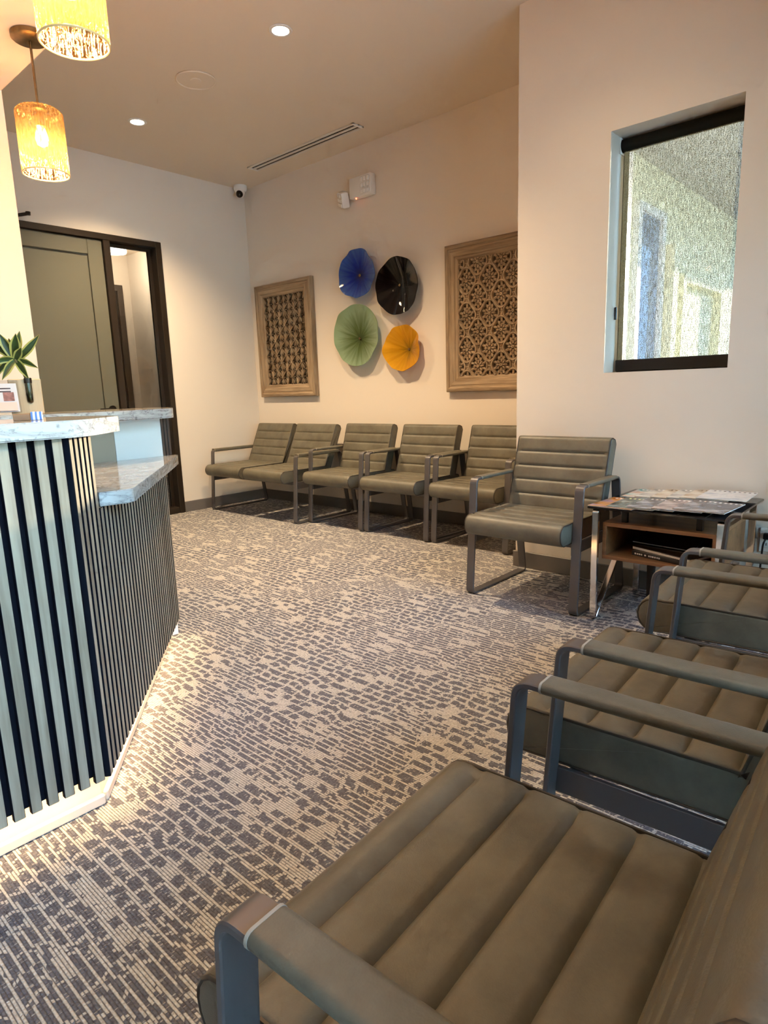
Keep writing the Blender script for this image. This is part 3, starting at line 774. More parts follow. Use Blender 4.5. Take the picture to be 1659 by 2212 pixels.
# ------------------------------------------------------------------ reception desk
P1 = Vector((-1.600, 0.640)); P2 = Vector((-2.600, 1.447))
ad = (P2 - P1).normalized(); an = Vector((-ad.y, ad.x)) * -1      # outward normal of the angled face
if an.x < 0: an = -an
desk = thing('reception_desk', 'reception desk clad in vertical pale wood slats over black', 'desk', (0, 0, 0))
SD = 0.016           # slat depth
ZS = 0.10            # slat bottom
HI, LO = 1.012, 0.803
YD0 = -1.2
back1 = P1 - Vector((SD, 0)); 
corner_in = Vector((P1.x - SD, P1.y - 0.006))
def off(p, d): return p - an * d
A1 = P1 + ad * 0.205           # where the high part ends
# black backing of the high part, of the angled low part
obj('carcass', prism([(P1.x - SD, YD0), (P1.x - SD, P1.y - 0.004), tuple(off(P1 + ad * 0.006, SD)), tuple(off(A1, SD)), (-1.95, A1.y - 0.02), (-1.95, YD0)], ZS + 0.014, HI), MAT['black'], desk)
Q2 = off(P2, SD)
obj('low_carcass', prism([tuple(off(A1 + ad * 0.001, SD)), tuple(Q2), (-2.619, Q2.y), (-2.619, A1.y - 0.018), (-1.95, A1.y - 0.018)], ZS + 0.014, LO), MAT['black'], desk)
sl_w, pitch_s = 0.0257, 0.0395
me_hi = me_lo = None
y = P1.y - 0.014 - sl_w
bmh = B(0, SD, 0, sl_w, ZS, HI - 0.001, bev=0.0015, seg=1)
first = obj('slat', bmh, MAT['slat'], desk, None, (P1.x - SD, y, 0)); me_hi = first.data; slat_faces(me_hi, 0)
y -= pitch_s
while y > YD0:
    link_obj('slat', me_hi, desk, (P1.x - SD, y, 0)); y -= pitch_s
rot = math.atan2(ad.y, ad.x)     # local x along the face
L = (P2 - P1).length
bml = B(0, sl_w, 0, SD, ZS, LO - 0.001, bev=0.0015, seg=1)
bmt = B(0, sl_w, 0, SD, ZS, HI - 0.001, bev=0.0015, seg=1)
mel = bpy.data.meshes.new('slat_low'); bmesh.ops.recalc_face_normals(bml, faces=bml.faces); bml.to_mesh(mel); bml.free(); mel.materials.append(MAT['slat'])
met = bpy.data.meshes.new('slat_tall'); bmesh.ops.recalc_face_normals(bmt, faces=bmt.faces); bmt.to_mesh(met); bmt.free(); met.materials.append(MAT['slat'])
slat_faces(mel, 1); slat_faces(met, 1)
s = 0.004
while s + sl_w < L:
    tall = s + sl_w < 0.206
    p = P1 + ad * s
    # local +y must point inward: place the origin on the outer face, box y 0..SD goes along rotated +y
    o = link_obj('slat', met if tall else mel, desk, (p.x, p.y, 0)); o.rotation_euler = (0, 0, rot)
    v = Vector((-math.sin(rot), math.cos(rot)))
    if v.dot(an) > 0: o.location = (p.x - an.x * SD, p.y - an.y * SD, 0)
    s += pitch_s
# toe kick and its bottom strip, LED strip under the slats
TK = 0.062
tk1 = Vector((P1.x - TK, P1.y - 0.006)); tka = off(P1 + ad * 0.02, TK); tkb = off(P2 - ad * 0.085, TK)
obj('toe_kick', prism([(tk1.x, YD0), tuple(tk1), tuple(tkb), (tkb.x - 0.02, tkb.y - 0.1), (-2.0, 0.75), (-1.95, YD0)], 0.001, ZS + 0.0139), MAT['cream'], desk)
bm = bmesh.new(); box(bm, tk1.x, tk1.x + 0.016, YD0, tk1.y + 0.006, 0.001, 0.030, 0.004, 1)
obj('shoe_moulding', bm, MAT['cream'], desk)
le = (tkb - tk1).length; lr = math.atan2((tkb - tk1).y, (tkb - tk1).x)
v = Vector((-math.sin(lr), math.cos(lr))); sgn = 1 if v.dot(an) > 0 else -1
o = obj('shoe_moulding', B(0.006, le, min(0, sgn * 0.016), max(0, sgn * 0.016), 0.001, 0.030, bev=0.004, seg=1), MAT['cream'], desk, None, (tk1.x, tk1.y, 0)); o.rotation_euler = (0, 0, lr)
led = emit('warm_led_strip', (1.0, 0.70, 0.34), 5)
obj('led_strip', B(P1.x - 0.034, P1.x - 0.024, YD0, P1.y - 0.03, ZS + 0.009, ZS + 0.0138), led, desk)
lm = (off(P1 + ad * 0.03, 0.034)); 
o = obj('led_strip', B(0, L - 0.08, -0.005, 0.005, ZS + 0.009, ZS + 0.0138), led, desk, None, (lm.x, lm.y, 0)); o.rotation_euler = (0, 0, rot)
o = lamp('led_lamp', 'AREA', (P1.x - 0.026, (YD0 + P1.y) / 2, ZS + 0.006), 2.4, (1.0, 0.62, 0.26), desk, shape='RECTANGLE', size=0.012, size_y=1.75)
mid = off((P1 + P2) / 2, 0.026)
o = lamp('led_lamp', 'AREA', (mid.x, mid.y, ZS + 0.006), 2.4, (1.0, 0.62, 0.26), desk, shape='RECTANGLE', size=L - 0.06, size_y=0.012)
o.rotation_euler = (0, 0, rot)
# back run of the desk: white panel and dark slatted end
XP = -2.62
obj('rear_carcass', B(-2.90, XP - 0.021, YD0, 1.448, 0.001, HI), MAT['white_panel'], desk)
obj('splash_panel', B(XP - 0.02, XP, 1.236, 1.448, 0.80, HI, bev=0.001, seg=1), MAT['white_panel'], desk)
obj('splash_panel', B(XP - 0.02, XP, YD0, 1.235, 0.80, HI, bev=0.001, seg=1), MAT['shade_panel'], desk)  # same panel continued; the shade on it is painted in as taupe
E0 = Vector((XP - 0.002, 1.450)); ed = Vector((-0.60, 0.80)).normalized(); en = Vector((ed.y, -ed.x))
ewd = math.atan2(ed.y, ed.x)
o = obj('end_panel', B(0, 0.10, 0.016, 0.03, 0.80, HI), MAT['black'], desk, None, (E0.x, E0.y, 0)); o.rotation_euler = (0, 0, ewd)
dk = plain('dark_slat', (0.06, 0.05, 0.045), 0.5)
for i in range(3):
    o = obj('end_slat', B(0.004 + i * 0.033, 0.026 + i * 0.033, 0.0, 0.016, 0.80, HI - 0.001, bev=0.001, seg=1), dk, desk, None, (E0.x, E0.y, 0)); o.rotation_euler = (0, 0, ewd)
# countertops
CT = 1.053
poly = round_poly([(-1.568, YD0), (-1.568, 0.672), (-1.735, 0.842), (-1.80, 0.846), (-2.0, 0.80), (-2.0, YD0)], [0, 0.05, 0.03, 0, 0, 0])
ct = obj('countertop', prism(poly, HI, CT, 0.003, 2), MAT['quartz'], None, 30)
tag(ct, 'raised veined quartz countertop nearest, over the wide front of the desk', 'countertop')
e = an * 0.056
lowpoly = round_poly([(-1.772, A1.y + 0.004), (-1.757, 0.864), (P2.x + 0.010, P2.y + 0.056), (-2.619, P2.y + 0.058), (-2.619, A1.y - 0.015), (-1.96, A1.y - 0.015)], [0, 0.02, 0.01, 0, 0, 0])
ct = obj('countertop', prism(lowpoly, LO, 0.843, 0.003, 2), MAT['quartz'], None, 30)
tag(ct, 'low veined quartz countertop stepping down over the angled side of the desk', 'countertop')
poly = round_poly([(-2.47, YD0), (-2.47, 1.43), (-2.70, 1.56), (-2.95, 1.56), (-2.95, YD0)], [0, 0.06, 0.06, 0, 0])
ct = obj('countertop', prism(poly, HI, CT - 0.001, 0.004, 2), MAT['quartz'], None, 30)
tag(ct, 'raised veined quartz countertop at the back that carries the plant', 'countertop')

# things on the desk
def plant(x, y, z):
    t_ = thing('propagation_plant', 'variegated dracaena cutting in a glass tube set in a pale wood block', 'plant', (x, y, z), math.radians(71))
    obj('wood_block', B(-0.055, 0.055, -0.02, 0.02, 0.0005, 0.132, bev=0.003, seg=1), wood('pale_ash_block', (0.62, 0.44, 0.26), (0.76, 0.58, 0.38), 2, 0.5), t_)
    bm = bmesh.new(); lathe(bm, [(0, 0.040), (0.006, 0.0415), (0.0105, 0.046), (0.012, 0.052), (0.012, 0.136), (0.0105, 0.136), (0.0105, 0.053), (0, 0.044)], 18, (0.012, -0.021, 0))
    obj('glass_tube', bm, thin_glass('tube_glass', (0.80, 0.82, 0.76), 0.2), t_, 50)
    bm = bmesh.new(); lathe(bm, [(0, 0.0445), (0.008, 0.048), (0.0102, 0.054), (0.0102, 0.066), (0, 0.066)], 14, (0.012, -0.021, 0))
    obj('water', bm, plain('brown_water', (0.10, 0.065, 0.015), 0.1), t_, 50)
    bm = bmesh.new(); lathe(bm, [(0.0122, 0.116), (0.0135, 0.116), (0.0135, 0.134), (0.0122, 0.134)], 18, (0.012, -0.021, 0), close=True)
    obj('collar', bm, MAT['dframe'], t_, 40)
    green = plain('leaf_green', (0.030, 0.062, 0.014), 0.35, noise=0.3, nscale=30)
    cream = plain('leaf_margin', (0.46, 0.46, 0.13), 0.4)
    bm = bmesh.new(); sweep(bm, fillet([(0.012, -0.021, 0.06), (0.010, -0.021, 0.14), (-0.020, -0.015, 0.205)], [0, 0.03, 0]), circ(0.0065, 8))
    obj('stem', bm, plain('stem_green', (0.16, 0.14, 0.06), 0.6), t_, 60)
    base = Vector((-0.02, -0.015, 0.20))
    # (azimuth in the local x/z view plane angle deg, length, tilt towards viewer, droop)
    specs = [(112, 0.105, 0.1, 0.0, 0.014), (98, 0.095, -0.5, 0.0, 0.014), (82, 0.105, 0.45, 0.0, 0.016), (76, 0.115, -0.2, 0.0, 0.013), (128, 0.12, -0.3, 0.01, 0.013), (35, 0.115, 0.3, -0.01, 0.013), (4, 0.085, 0.6, 0.012, 0.011), (158, 0.10, 0.4, 0.02, 0.013), (182, 0.10, -0.4, 0.03, 0.012), (215, 0.07, 0.5, 0.012, 0.012), (318, 0.062, 0.8, 0.012, 0.013), (60, 0.07, 0.9, 0.0, 0.012)]
    for ang, ln, tow, droop, wd in specs:
        a = math.radians(ang)
        d = Vector((math.cos(a), -tow, math.sin(a))).normalized()
        sd = d.cross(Vector((0.15, 1, 0.1))).normalized()
        nrm = d.cross(sd).normalized()
        bmg = bmesh.new(); bmc = bmesh.new()
        n = 9; rows = []
        for k in range(n + 1):
            t = k / n
            c = base + d * (ln * t) + Vector((0, 0, -droop * t * t * 3))
            w = wd * (0.30 + 0.9 * math.sin(PI * min(1, t * 0.62 + 0.12))) * (1 - max(0, (t - 0.55) / 0.45) ** 1.6) + 0.0004
            rows.append([c + sd * w * q + nrm * (abs(q) * w * 0.35) for q in (-1, -0.62, 0, 0.62, 1)])
        for bmx, cols in ((bmg, (1, 2, 3)), (bmc, (0, 1)), (bmc, (3, 4))):
            vv = [[bmx.verts.new(r[c]) for c in cols] for r in rows]
            for r0, r1 in zip(vv, vv[1:]):
                for j in range(len(cols) - 1): bmx.faces.new((r0[j], r0[j + 1], r1[j + 1], r1[j]))
        for bmx in (bmg, bmc):
            bmesh.ops.recalc_face_normals(bmx, faces=bmx.faces)
            bmesh.ops.solidify(bmx, geom=bmx.faces[:], thickness=0.0007)
        lf = obj('leaf', bmg, green, t_, 60)
        obj('leaf_margin', bmc, cream, lf, 60)
plant(-2.66, 0.930, CT - 0.001)
# brochure stand
t_ = thing('brochure_stand', 'clear brochure stand with a printed leaflet beside the plant block', 'brochure stand', (-2.60, 0.838, CT - 0.001), math.radians(76))
m, nt, b, out = newmat('leaflet_print')
tc = node(nt, 'ShaderNodeTexCoord'); sp = node(nt, 'ShaderNodeSeparateXYZ'); link(nt, tc.outputs['Object'], sp.inputs[0])
fr = math_n(nt, 'FRACT', math_n(nt, 'MULTIPLY', sp.outputs[2], 90.0))
inb = math_n(nt, 'MULTIPLY', math_n(nt, 'GREATER_THAN', sp.outputs[2], 0.083), math_n(nt, 'LESS_THAN', sp.outputs[2], 0.104))
inb = math_n(nt, 'MULTIPLY', inb, math_n(nt, 'LESS_THAN', sp.outputs[0], 0.022))
inb = math_n(nt, 'MULTIPLY', inb, math_n(nt, 'GREATER_THAN', sp.outputs[0], -0.030))
lines = math_n(nt, 'MULTIPLY', math_n(nt, 'GREATER_THAN', fr, 0.55), inb)
mx = node(nt, 'ShaderNodeMix', data_type='RGBA'); link(nt, lines, mx.inputs[0]); mx.inputs[6].default_value = (0.72, 0.73, 0.80, 1); mx.inputs[7].default_value = (0.05, 0.05, 0.08, 1)
link(nt, mx.outputs[2], b.inputs['Base Color']); b.inputs['Roughness'].default_value = 0.4
lt_ = Matrix.Rotation(-0.30, 3, 'X')
def tilt(bm, piv=(0, 0.03, 0)):
    bmesh.ops.rotate(bm, verts=bm.verts, cent=piv, matrix=lt_); return bm
lf = obj('leaflet', tilt(B(-0.042, 0.042, 0.0, 0.003, 0.004, 0.112)), m, t_)
obj('photo', tilt(B(-0.005, 0.030, -0.0012, 0.0, 0.045, 0.078)), plain('small_photo', (0.30, 0.14, 0.14), 0.4, noise=0.5, nscale=60), lf)
obj('front_leaflet', tilt(B(-0.030, 0.034, -0.016, -0.013, 0.004, 0.036)), plain('leaflet_peach', (0.80, 0.62, 0.55), 0.5), t_)
bm = bmesh.new(); box(bm, -0.048, 0.048, 0.0035, 0.006, 0.002, 0.125); tilt(bm); box(bm, -0.048, 0.048, -0.03, 0.05, 0.0005, 0.003)
obj('acrylic', bm, thin_glass('acrylic', (0.92, 0.93, 0.95), 0.2), t_)
# small card tray on the front top
t_ = thing('card_tray', 'small wooden tray holding a blue and white card on the front counter', 'card tray', (-1.76, 0.612, CT), math.radians(70))
obj('tray', B(-0.032, 0.006, -0.014, 0.014, 0.0005, 0.017, bev=0.001, seg=1), MAT['walnut'], t_)
cm_, nt, b, out = newmat('blue_white_card')
tc = node(nt, 'ShaderNodeTexCoord'); wv = node(nt, 'ShaderNodeTexWave', bands_direction='X'); wv.inputs['Scale'].default_value = 32; wv.inputs['Distortion'].default_value = 1.5
link(nt, tc.outputs['Object'], wv.inputs['Vector'])
link(nt, ramp(nt, wv.outputs['Fac'], [(0.35, (0.10, 0.22, 0.62)), (0.6, (0.85, 0.88, 0.92))]), b.inputs['Base Color'])
obj('card', B(0.007, 0.034, -0.016, 0.012, 0.0005, 0.021, bev=0.001, seg=1), cm_, t_)

# ------------------------------------------------------------------ chairs
def pad_rings(bm, prof, flat, w, r=0.012):
    """cushion: closed (y,z) profile carried across x from -w to w, ends rounded inwards by r"""
    n = len(prof)
    P = [Vector((0, a, b_)) for a, b_ in prof]
    area = sum(P[i].y * P[(i + 1) % n].z - P[(i + 1) % n].y * P[i].z for i in range(n))
    sg = 1 if area > 0 else -1
    nor = []
    for i in range(n):
        t = (Vector((0, *flat[(i + 1) % n])) - Vector((0, *flat[i - 1]))); t.normalize()
        nor.append(Vector((0, t.z, -t.y)) * sg)
    # ungrooved outline for the side seams
    Q = [Vector((0, a, b_)) for a, b_ in flat]
    st = []
    for k in range(5):
        a = k / 4 * PI / 2
        st.append((w - r + r * math.sin(a), r * (1 - math.cos(a)), k / 4.0))
    st = [(w - 0.035, 0.0, 0.0), (w - 0.024, 0.0, 0.25)] + [(x, d, max(0.55, g)) for x, d, g in st]
    stations = [(-x, d, g) for x, d, g in st[::-1]] + [(0, 0, 0)] + st
    rings = []
    for x, d, g in stations:
        row_ = []
        for i in range(n):
            p = P[i].lerp(Q[i], g) - nor[i] * d
            row_.append(bm.verts.new((x, p.y, p.z)))
        rings.append(row_)
    for a, b_ in zip(rings, rings[1:]):
        for i in range(n): bm.faces.new((a[i], a[(i + 1) % n], b_[(i + 1) % n], b_[i]))
    bm.faces.new(rings[0]); bm.faces.new(rings[-1][::-1])
    return Q, nor
def smooth_prof(pts, radii, n=5):
    return round_poly(pts, radii, n)
def chan(u0, u1, v, n, depth, down, pts_per=9):
    """points along a channelled edge from u0 to u1 at level v"""
    out = []
    for k in range(n):
        for j in range(pts_per):
            t = j / pts_per
            lob = math.sin(PI * t) ** 0.16 if 0 < t < 1 else 0.0
            out.append((u0 + (u1 - u0) * (k + t) / n, v + down * depth * (1 - lob)))
    return out
def seat_profile(g=1.0):
    # y forward is negative. front roll at y=-0.075, back y=0.47
    top = chan(0.0, 0.44, 0.452, 5, 0.011 * g, -1)
    pts = [(-0.030, 0.452)] + [(-0.022, 0.4525)] + top + [(0.47, 0.446), (0.48, 0.43), (0.48, 0.365), (0.47, 0.352), (-0.04, 0.348)]
    # front roll
    fr_ = []
    for k in range(9):
        a = math.radians(262 - 170 * k / 8)
        fr_.append((-0.035 + 0.045 * math.cos(a), 0.400 + 0.052 * math.sin(a)))
    return pts + fr_
def back_profile(g=1.0, h=0.395, th=0.075, yb=0.352, rec_deg=17):
    front = chan(0.0, h, 0.0, 5, 0.009 * g, 1)      # u along height, v = y
    pts = [(y_, u) for u, y_ in front]
    pts += [(0.006, h + 0.004), (0.022, h + 0.012), (th - 0.02, h + 0.010), (th, h - 0.012), (th, 0.02), (th - 0.014, 0.0)]
    out = []
    rec = math.radians(rec_deg)
    for y_, u in pts:
        out.append((yb + y_ * math.cos(rec) + u * math.sin(rec), 0.437 + u * math.cos(rec) - y_ * math.sin(rec)))
    return out
SW = 0.269      # half seat width
FXC = 0.295     # frame centre
def side_path(armz=0.62, dy=0.0):
    pts = [(0.30, 0.006), (0.0 + 0.01, 0.006), (0.055, armz - 0.007), (0.475 + dy, armz - 0.007), (0.575 + dy, 0.006), (0.30, 0.006)]
    return pts
def build_side(parent, x, armz, barw=0.046, dy=0.0):
    pts = [Vector((x, a, b_)) for a, b_ in side_path(armz, dy)]
    path = fillet(pts, [0, 0.030, 0.026, 0.028, 0.030, 0], 6)
    path = path[:-1]
    bm = bmesh.new()
    sweep(bm, path, rrect(barw, 0.011, 0.002, 1), side=Vector((1, 0, 0)), closed=True)
    obj('side_frame', bm, MAT['frame'], parent, 30)
def build_arm_pad(parent, x, armz, y0=0.097, y1=0.445, thick=0.019, w=0.0495):
    bm = bmesh.new()
    zc = armz - 0.007 + 0.001
    ys_ = [y0, y0 + 0.004, y0 + 0.012, y1 - 0.012, y1 - 0.004, y1]
    ks = [0.93, 0.985, 1.0, 1.0, 0.985, 0.93]
    rings = []
    for yy, k in zip(ys_, ks):
        rings.append([bm.verts.new((x + a * k, yy, zc + b_ * k)) for a, b_ in rrect(w, thick, 0.009, 4)])
    n = len(rings[0])
    for r0, r1 in zip(rings, rings[1:]):
        for i in range(n): bm.faces.new((r0[i], r0[(i + 1) % n], r1[(i + 1) % n], r1[i]))
    bm.faces.new(rings[0]); bm.faces.new(rings[-1])
    o = obj('arm_pad', bm, MAT['leather'], parent, 40)
    bm = bmesh.new()
    sweep(bm, [(x, y0 + 0.001, zc), (x, y0 + 0.005, zc)], rrect(w + 0.0005, thick + 0.0005, 0.009, 4))
    obj('seam', bm, MAT['stitch'], o, 40)
def build_cushion(parent, name, prof, w, xc=0.0, pip=True):
    bm = bmesh.new()
    P, nor = pad_rings(bm, prof(), prof(0.0), w)
    if xc: bmesh.ops.translate(bm, verts=bm.verts, vec=(xc, 0, 0))
    o = obj(name, bm, MAT['leather'], parent, 55)
    if pip:
        for s_ in (-1, 1):
            bm = bmesh.new()
            path = [p - nn * 0.0035 + Vector((xc + s_ * (w - 0.0035), 0, 0)) for p, nn in zip(P, nor)]
            sweep(bm, path, circ(0.0034, 6), side=Vector((1, 0, 0)), closed=True)
            obj('piping', bm, MAT['piping'], o, 60)
    return o
def chair_common(t_, xs, armz, seats, dy=0.0, back=None, pad=None):
    for x in xs:
        build_side(t_, x, armz, dy=dy)
        build_arm_pad(t_, x, armz, **(pad or {}))
    for xc in seats:
        build_cushion(t_, 'seat', seat_profile, SW, xc)
        build_cushion(t_, 'backrest', back or back_profile, SW, xc)
    for s_, x in ((1, xs[0]), (-1, xs[1])):
        obj('seat_rail', B(x + s_ * 0.0235 - 0.005, x + s_ * 0.0235 + 0.005, 0.035, 0.52, 0.292, 0.347, bev=0.001, seg=1), MAT['frame'], t_)
    for yy in (0.06, 0.44):
        obj('cross_bar', B(xs[0] + 0.029, xs[1] - 0.029, yy, yy + 0.03, 0.325, 0.346, bev=0.001, seg=1), MAT['frame'], t_)
G = 'taupe leather waiting-room armchairs'
chair0 = thing('armchair', 'single taupe channelled leather armchair between the window and the magazine table', 'chair', (-1.576, 2.735, 0), 0, G)
chair_common(chair0, (-FXC, FXC), 0.629, (0.0,))
def put_chair(x, y, rz, label):
    c = copy_tree(chair0); c.location = (x, y, 0); c.rotation_euler = (0, 0, rz); c['label'] = label
    return c
put_chair(-3.737, 3.515, 0, 'taupe leather armchair beside the two-seat bench along the back wall')
put_chair(-3.085, 3.520, 0, 'middle armchair of the three taupe armchairs in the row below the glass plates')
put_chair(-2.433, 3.535, 0, 'back wall armchair partly hidden behind the wall corner, under the right carved panel')
RZ = -PI / 2 + math.radians(2.9)
def row_chair(xf, yc, label):
    return put_chair(xf, yc, RZ, label)
near = row_chair(-0.5375, 0.579, 'foreground taupe armchair nearest the camera, cut off by the lower edge')
row_chair(-0.580, 1.350, 'second armchair in the right row, between the nearest one and the one by the table')
row_chair(-0.612, 2.170, 'right row armchair beside the magazine table, cut off by the right edge')
for ch_ in list(near.children):            # the nearest chair has a wider back cushion
    if ch_.name.split('.')[0] == 'backrest':
        for g_ in list(ch_.children): bpy.data.objects.remove(g_)
        bpy.data.objects.remove(ch_)
build_cushion(near, 'backrest', back_profile, 0.30, 0.031)
# two-seat bench
bench = thing('two_seat_bench', 'two-seat taupe leather bench with padded arms in the far corner', 'bench', (-4.725, 3.415, 0), 0)
chair_common(bench, (-0.613, 0.613), 0.585, (-0.295, 0.295), 0.09, lambda g=1.0: back_profile(g, 0.405, 0.075, 0.425, 24), dict(y0=0.062, y1=0.535, thick=0.030))

# ------------------------------------------------------------------ side table and magazines
TX0, TX1, TY0, TY1 = -1.205, -0.650, 2.755, 3.330
table = thing('side_table', 'side table with chrome legs, black glass top and walnut cubby', 'side table', ((TX0 + TX1) / 2, (TY0 + TY1) / 2, 0))
tx, ty = (TX1 - TX0) / 2, (TY1 - TY0) / 2
TZ = 0.545
obj('top', B(-tx - 0.02, tx + 0.02, -ty - 0.005, ty + 0.005, TZ - 0.010, TZ, bev=0.002, seg=1), MAT['smoked'], table)
for s_ in (-1, 1):
    xx = s_ * (tx - 0.015)
    bm = bmesh.new()
    pts = [Vector((xx, -ty + 0.08, TZ - 0.0205)), Vector((xx, -ty + 0.012, TZ - 0.0205)), Vector((xx, -ty + 0.012, 0.012)), ]
    sweep(bm, fillet(pts, [0, 0.012, 0], 4), rrect(0.030, 0.018, 0.002, 1))
    obj('front_leg', bm, MAT['chrome'], table, 30)
    bm = bmesh.new()
    sweep(bm, [(xx, -ty + 0.024, 0.010), (xx, 0.02, 0.294)], rrect(0.028, 0.014, 0.002, 1))
    obj('diagonal_brace', bm, MAT['chrome'], table, 30)
    bm = bmesh.new()
    sweep(bm, [(xx, ty - 0.02, TZ - 0.0105), (xx, ty - 0.02, 0.001)], rrect(0.030, 0.020, 0.002, 1))
    obj('rear_leg', bm, MAT['chrome'], table, 30)
    bm = bmesh.new()
    sweep(bm, [(xx * 0.55, 0.14, 0.2935), (xx * 0.62, 0.19, 0.001)], rrect(0.04, 0.04, 0.006, 2))
    for v_ in bm.verts:
        if v_.co.z < 0.1: v_.co.x = xx * 0.62 + (v_.co.x - xx * 0.62) * 0.6
    obj('wood_leg', bm, MAT['darkwood'], table, 30)
bx0, bx1, by0, by1, bz0, bz1 = -tx + 0.035, tx - 0.035, -ty + 0.045, ty - 0.06, 0.295, 0.468
cub = obj('cubby', B(bx0, bx1, by1 - 0.012, by1, bz0, bz1), MAT['walnut'], table)
for nm, a in (('cubby_bottom', (bx0, bx1, by0, by1 - 0.012, bz0, bz0 + 0.018)), ('cubby_top', (bx0, bx1, by0, by1 - 0.012, bz1 - 0.018, bz1)), ('cubby_side', (bx0, bx0 + 0.018, by0, by1 - 0.012, bz0 + 0.018, bz1 - 0.018)), ('cubby_side', (bx1 - 0.018, bx1, by0, by1 - 0.012, bz0 + 0.018, bz1 - 0.018))):
    obj(nm, B(*a, bev=0.001, seg=1), MAT['walnut'], cub)
for s_ in (-1, 1):
    for yy in (by0 + 0.04, by1 - 0.06):
        obj('spacer', B(s_ * 0.16 - 0.012, s_ * 0.16 + 0.012, yy, yy + 0.024, bz1, TZ - 0.0102), MAT['blackmetal'], table)

covers = [
    ('cover_dark_green', (0.02, 0.03, 0.035), (0.10, 0.13, 0.12), (0.30, 0.32, 0.30), (0.75, 0.80, 0.35)),
    ('cover_slate', (0.03, 0.035, 0.05), (0.12, 0.13, 0.17), (0.40, 0.40, 0.42), (0.9, 0.88, 0.82)),
    ('cover_mauve', (0.12, 0.09, 0.10), (0.30, 0.24, 0.24), (0.55, 0.48, 0.45), (0.95, 0.93, 0.9)),
    ('cover_orange', (0.45, 0.15, 0.03), (0.60, 0.32, 0.12), (0.35, 0.25, 0.40), (0.9, 0.9, 0.9)),
    ('cover_teal', (0.10, 0.38, 0.36), (0.60, 0.58, 0.52), (0.55, 0.30, 0.22), (0.9, 0.9, 0.88)),
    ('cover_grey', (0.28, 0.28, 0.27), (0.50, 0.49, 0.46), (0.70, 0.68, 0.64), (0.95, 0.95, 0.95)),
    ('cover_sand', (0.35, 0.28, 0.20), (0.58, 0.50, 0.40), (0.72, 0.68, 0.60), (0.15, 0.12, 0.1)),
    ('cover_white', (0.60, 0.62, 0.66), (0.74, 0.75, 0.76), (0.45, 0.50, 0.60), (0.10, 0.15, 0.30)),
]
CM = {c[0]: cover_mat(*c) for c in covers}
def magazine(x, y, z, rz, cov, label, th=0.004, w=0.205, h=0.265, tiltx=0.0, tilty=0.0):
    t_ = thing('magazine', label, 'magazine', (x, y, z), rz, 'magazines on the side table')
    t_.rotation_euler = (tiltx, tilty, rz)
    obj('pages', B(-w / 2, w / 2 - 0.001, -h / 2 + 0.001, h / 2 - 0.001, 0.0006, th - 0.0005), MAT['paper'], t_)
    obj('cover', B(-w / 2, w / 2, -h / 2, h / 2, th - 0.0005, th), CM[cov], t_)
    return t_
cxx, cyy = (TX0 + TX1) / 2, (TY0 + TY1) / 2
zt = TZ + 0.0004
ZST = 0.0045
front_row = [(-0.175, 'cover_orange', 'orange and violet magazine at the left front corner of the table'),
             (-0.105, 'cover_dark_green', 'dark green magazine with yellow-green title in the front row'),
             (-0.02, 'cover_slate', 'slate grey magazine in the middle of the front row'),
             (0.075, 'cover_mauve', 'mauve grey magazine with white title in the front row'),
             (0.165, 'cover_slate', 'slate grey magazine at the right end of the front row')]
for i, (dx, cv, lb) in enumerate(front_row):
    magazine(cxx + dx * 1.08, TY0 + 0.128 + 0.004 * i, zt + i * ZST, math.radians((-3, 2, -2, 1, -4)[i]), cv, lb)
back_row = [(-0.165, 'cover_teal', 'teal and red magazine at the left back corner of the table'),
            (-0.095, 'cover_grey', 'pale grey magazine next to the teal one in the back row'),
            (-0.025, 'cover_sand', 'sand coloured magazine in the middle of the back row'),
            (0.045, 'cover_grey', 'pale grey magazine right of the sand coloured one in the back row'),
            (0.11, 'cover_sand', 'sand coloured magazine near the right end of the back row'),
            (0.175, 'cover_white', 'white and blue magazine at the right back corner of the table')]
for i, (dx, cv, lb) in enumerate(back_row):
    magazine(cxx + dx, TY1 - 0.136, zt + 0.0002 + i * ZST, math.radians((2, -2, 1, 3, -1, 2)[i]), cv, lb)
# in the cubby
bkx, bky = cxx, cyy + by0
zc0 = bz0 + 0.018
t_ = thing('book', 'black softcover book with white spine lettering lying in the cubby', 'book', (cxx + 0.02, cyy + by0 + 0.135, zc0 + 0.0005), math.radians(-14))
obj('book_block', B(-0.13, 0.13, -0.10, 0.10, 0, 0.020, bev=0.001, seg=1), plain('black_cover', (0.012, 0.012, 0.014), 0.3), t_)
bm = bmesh.new(); x = -0.115
for wd in (0.012, 0.010, 0.011, 0.009, 0.0, 0.012, 0.0, 0.010, 0.008, 0.011, 0.012, 0.009, 0.010):
    if wd: box(bm, x, x + wd * 0.7, -0.1006, -0.1, 0.007, 0.014)
    x += wd if wd else 0.008
obj('spine_lettering', bm, MAT['paper'], t_)
t_ = thing('book', 'open book with white page edges on top in the cubby', 'book', (cxx + 0.035, cyy + by0 + 0.150, zc0 + 0.0212), math.radians(-20))
bm = bmesh.new(); box(bm, -0.15, 0.005, -0.10, 0.10, 0.0, 0.011); 
obj('left_pages', bm, MAT['paper'], t_)
bm = bmesh.new(); box(bm, 0.005, 0.15, -0.10, 0.10, 0.0, 0.009)
obj('right_pages', bm, MAT['paper'], t_)
obj('cover', B(-0.152, 0.152, -0.101, 0.101, 0.0112, 0.014), plain('dark_glossy_cover', (0.03, 0.022, 0.022), 0.15, noise=0.5, nscale=14), t_)
t_ = thing('magazine', 'dark magazine leaning at the back of the cubby', 'magazine', (cxx - 0.01, cyy + by0 + 0.24, zc0 + 0.060), math.radians(-8))
t_.rotation_euler = (math.radians(12), 0, math.radians(-8))
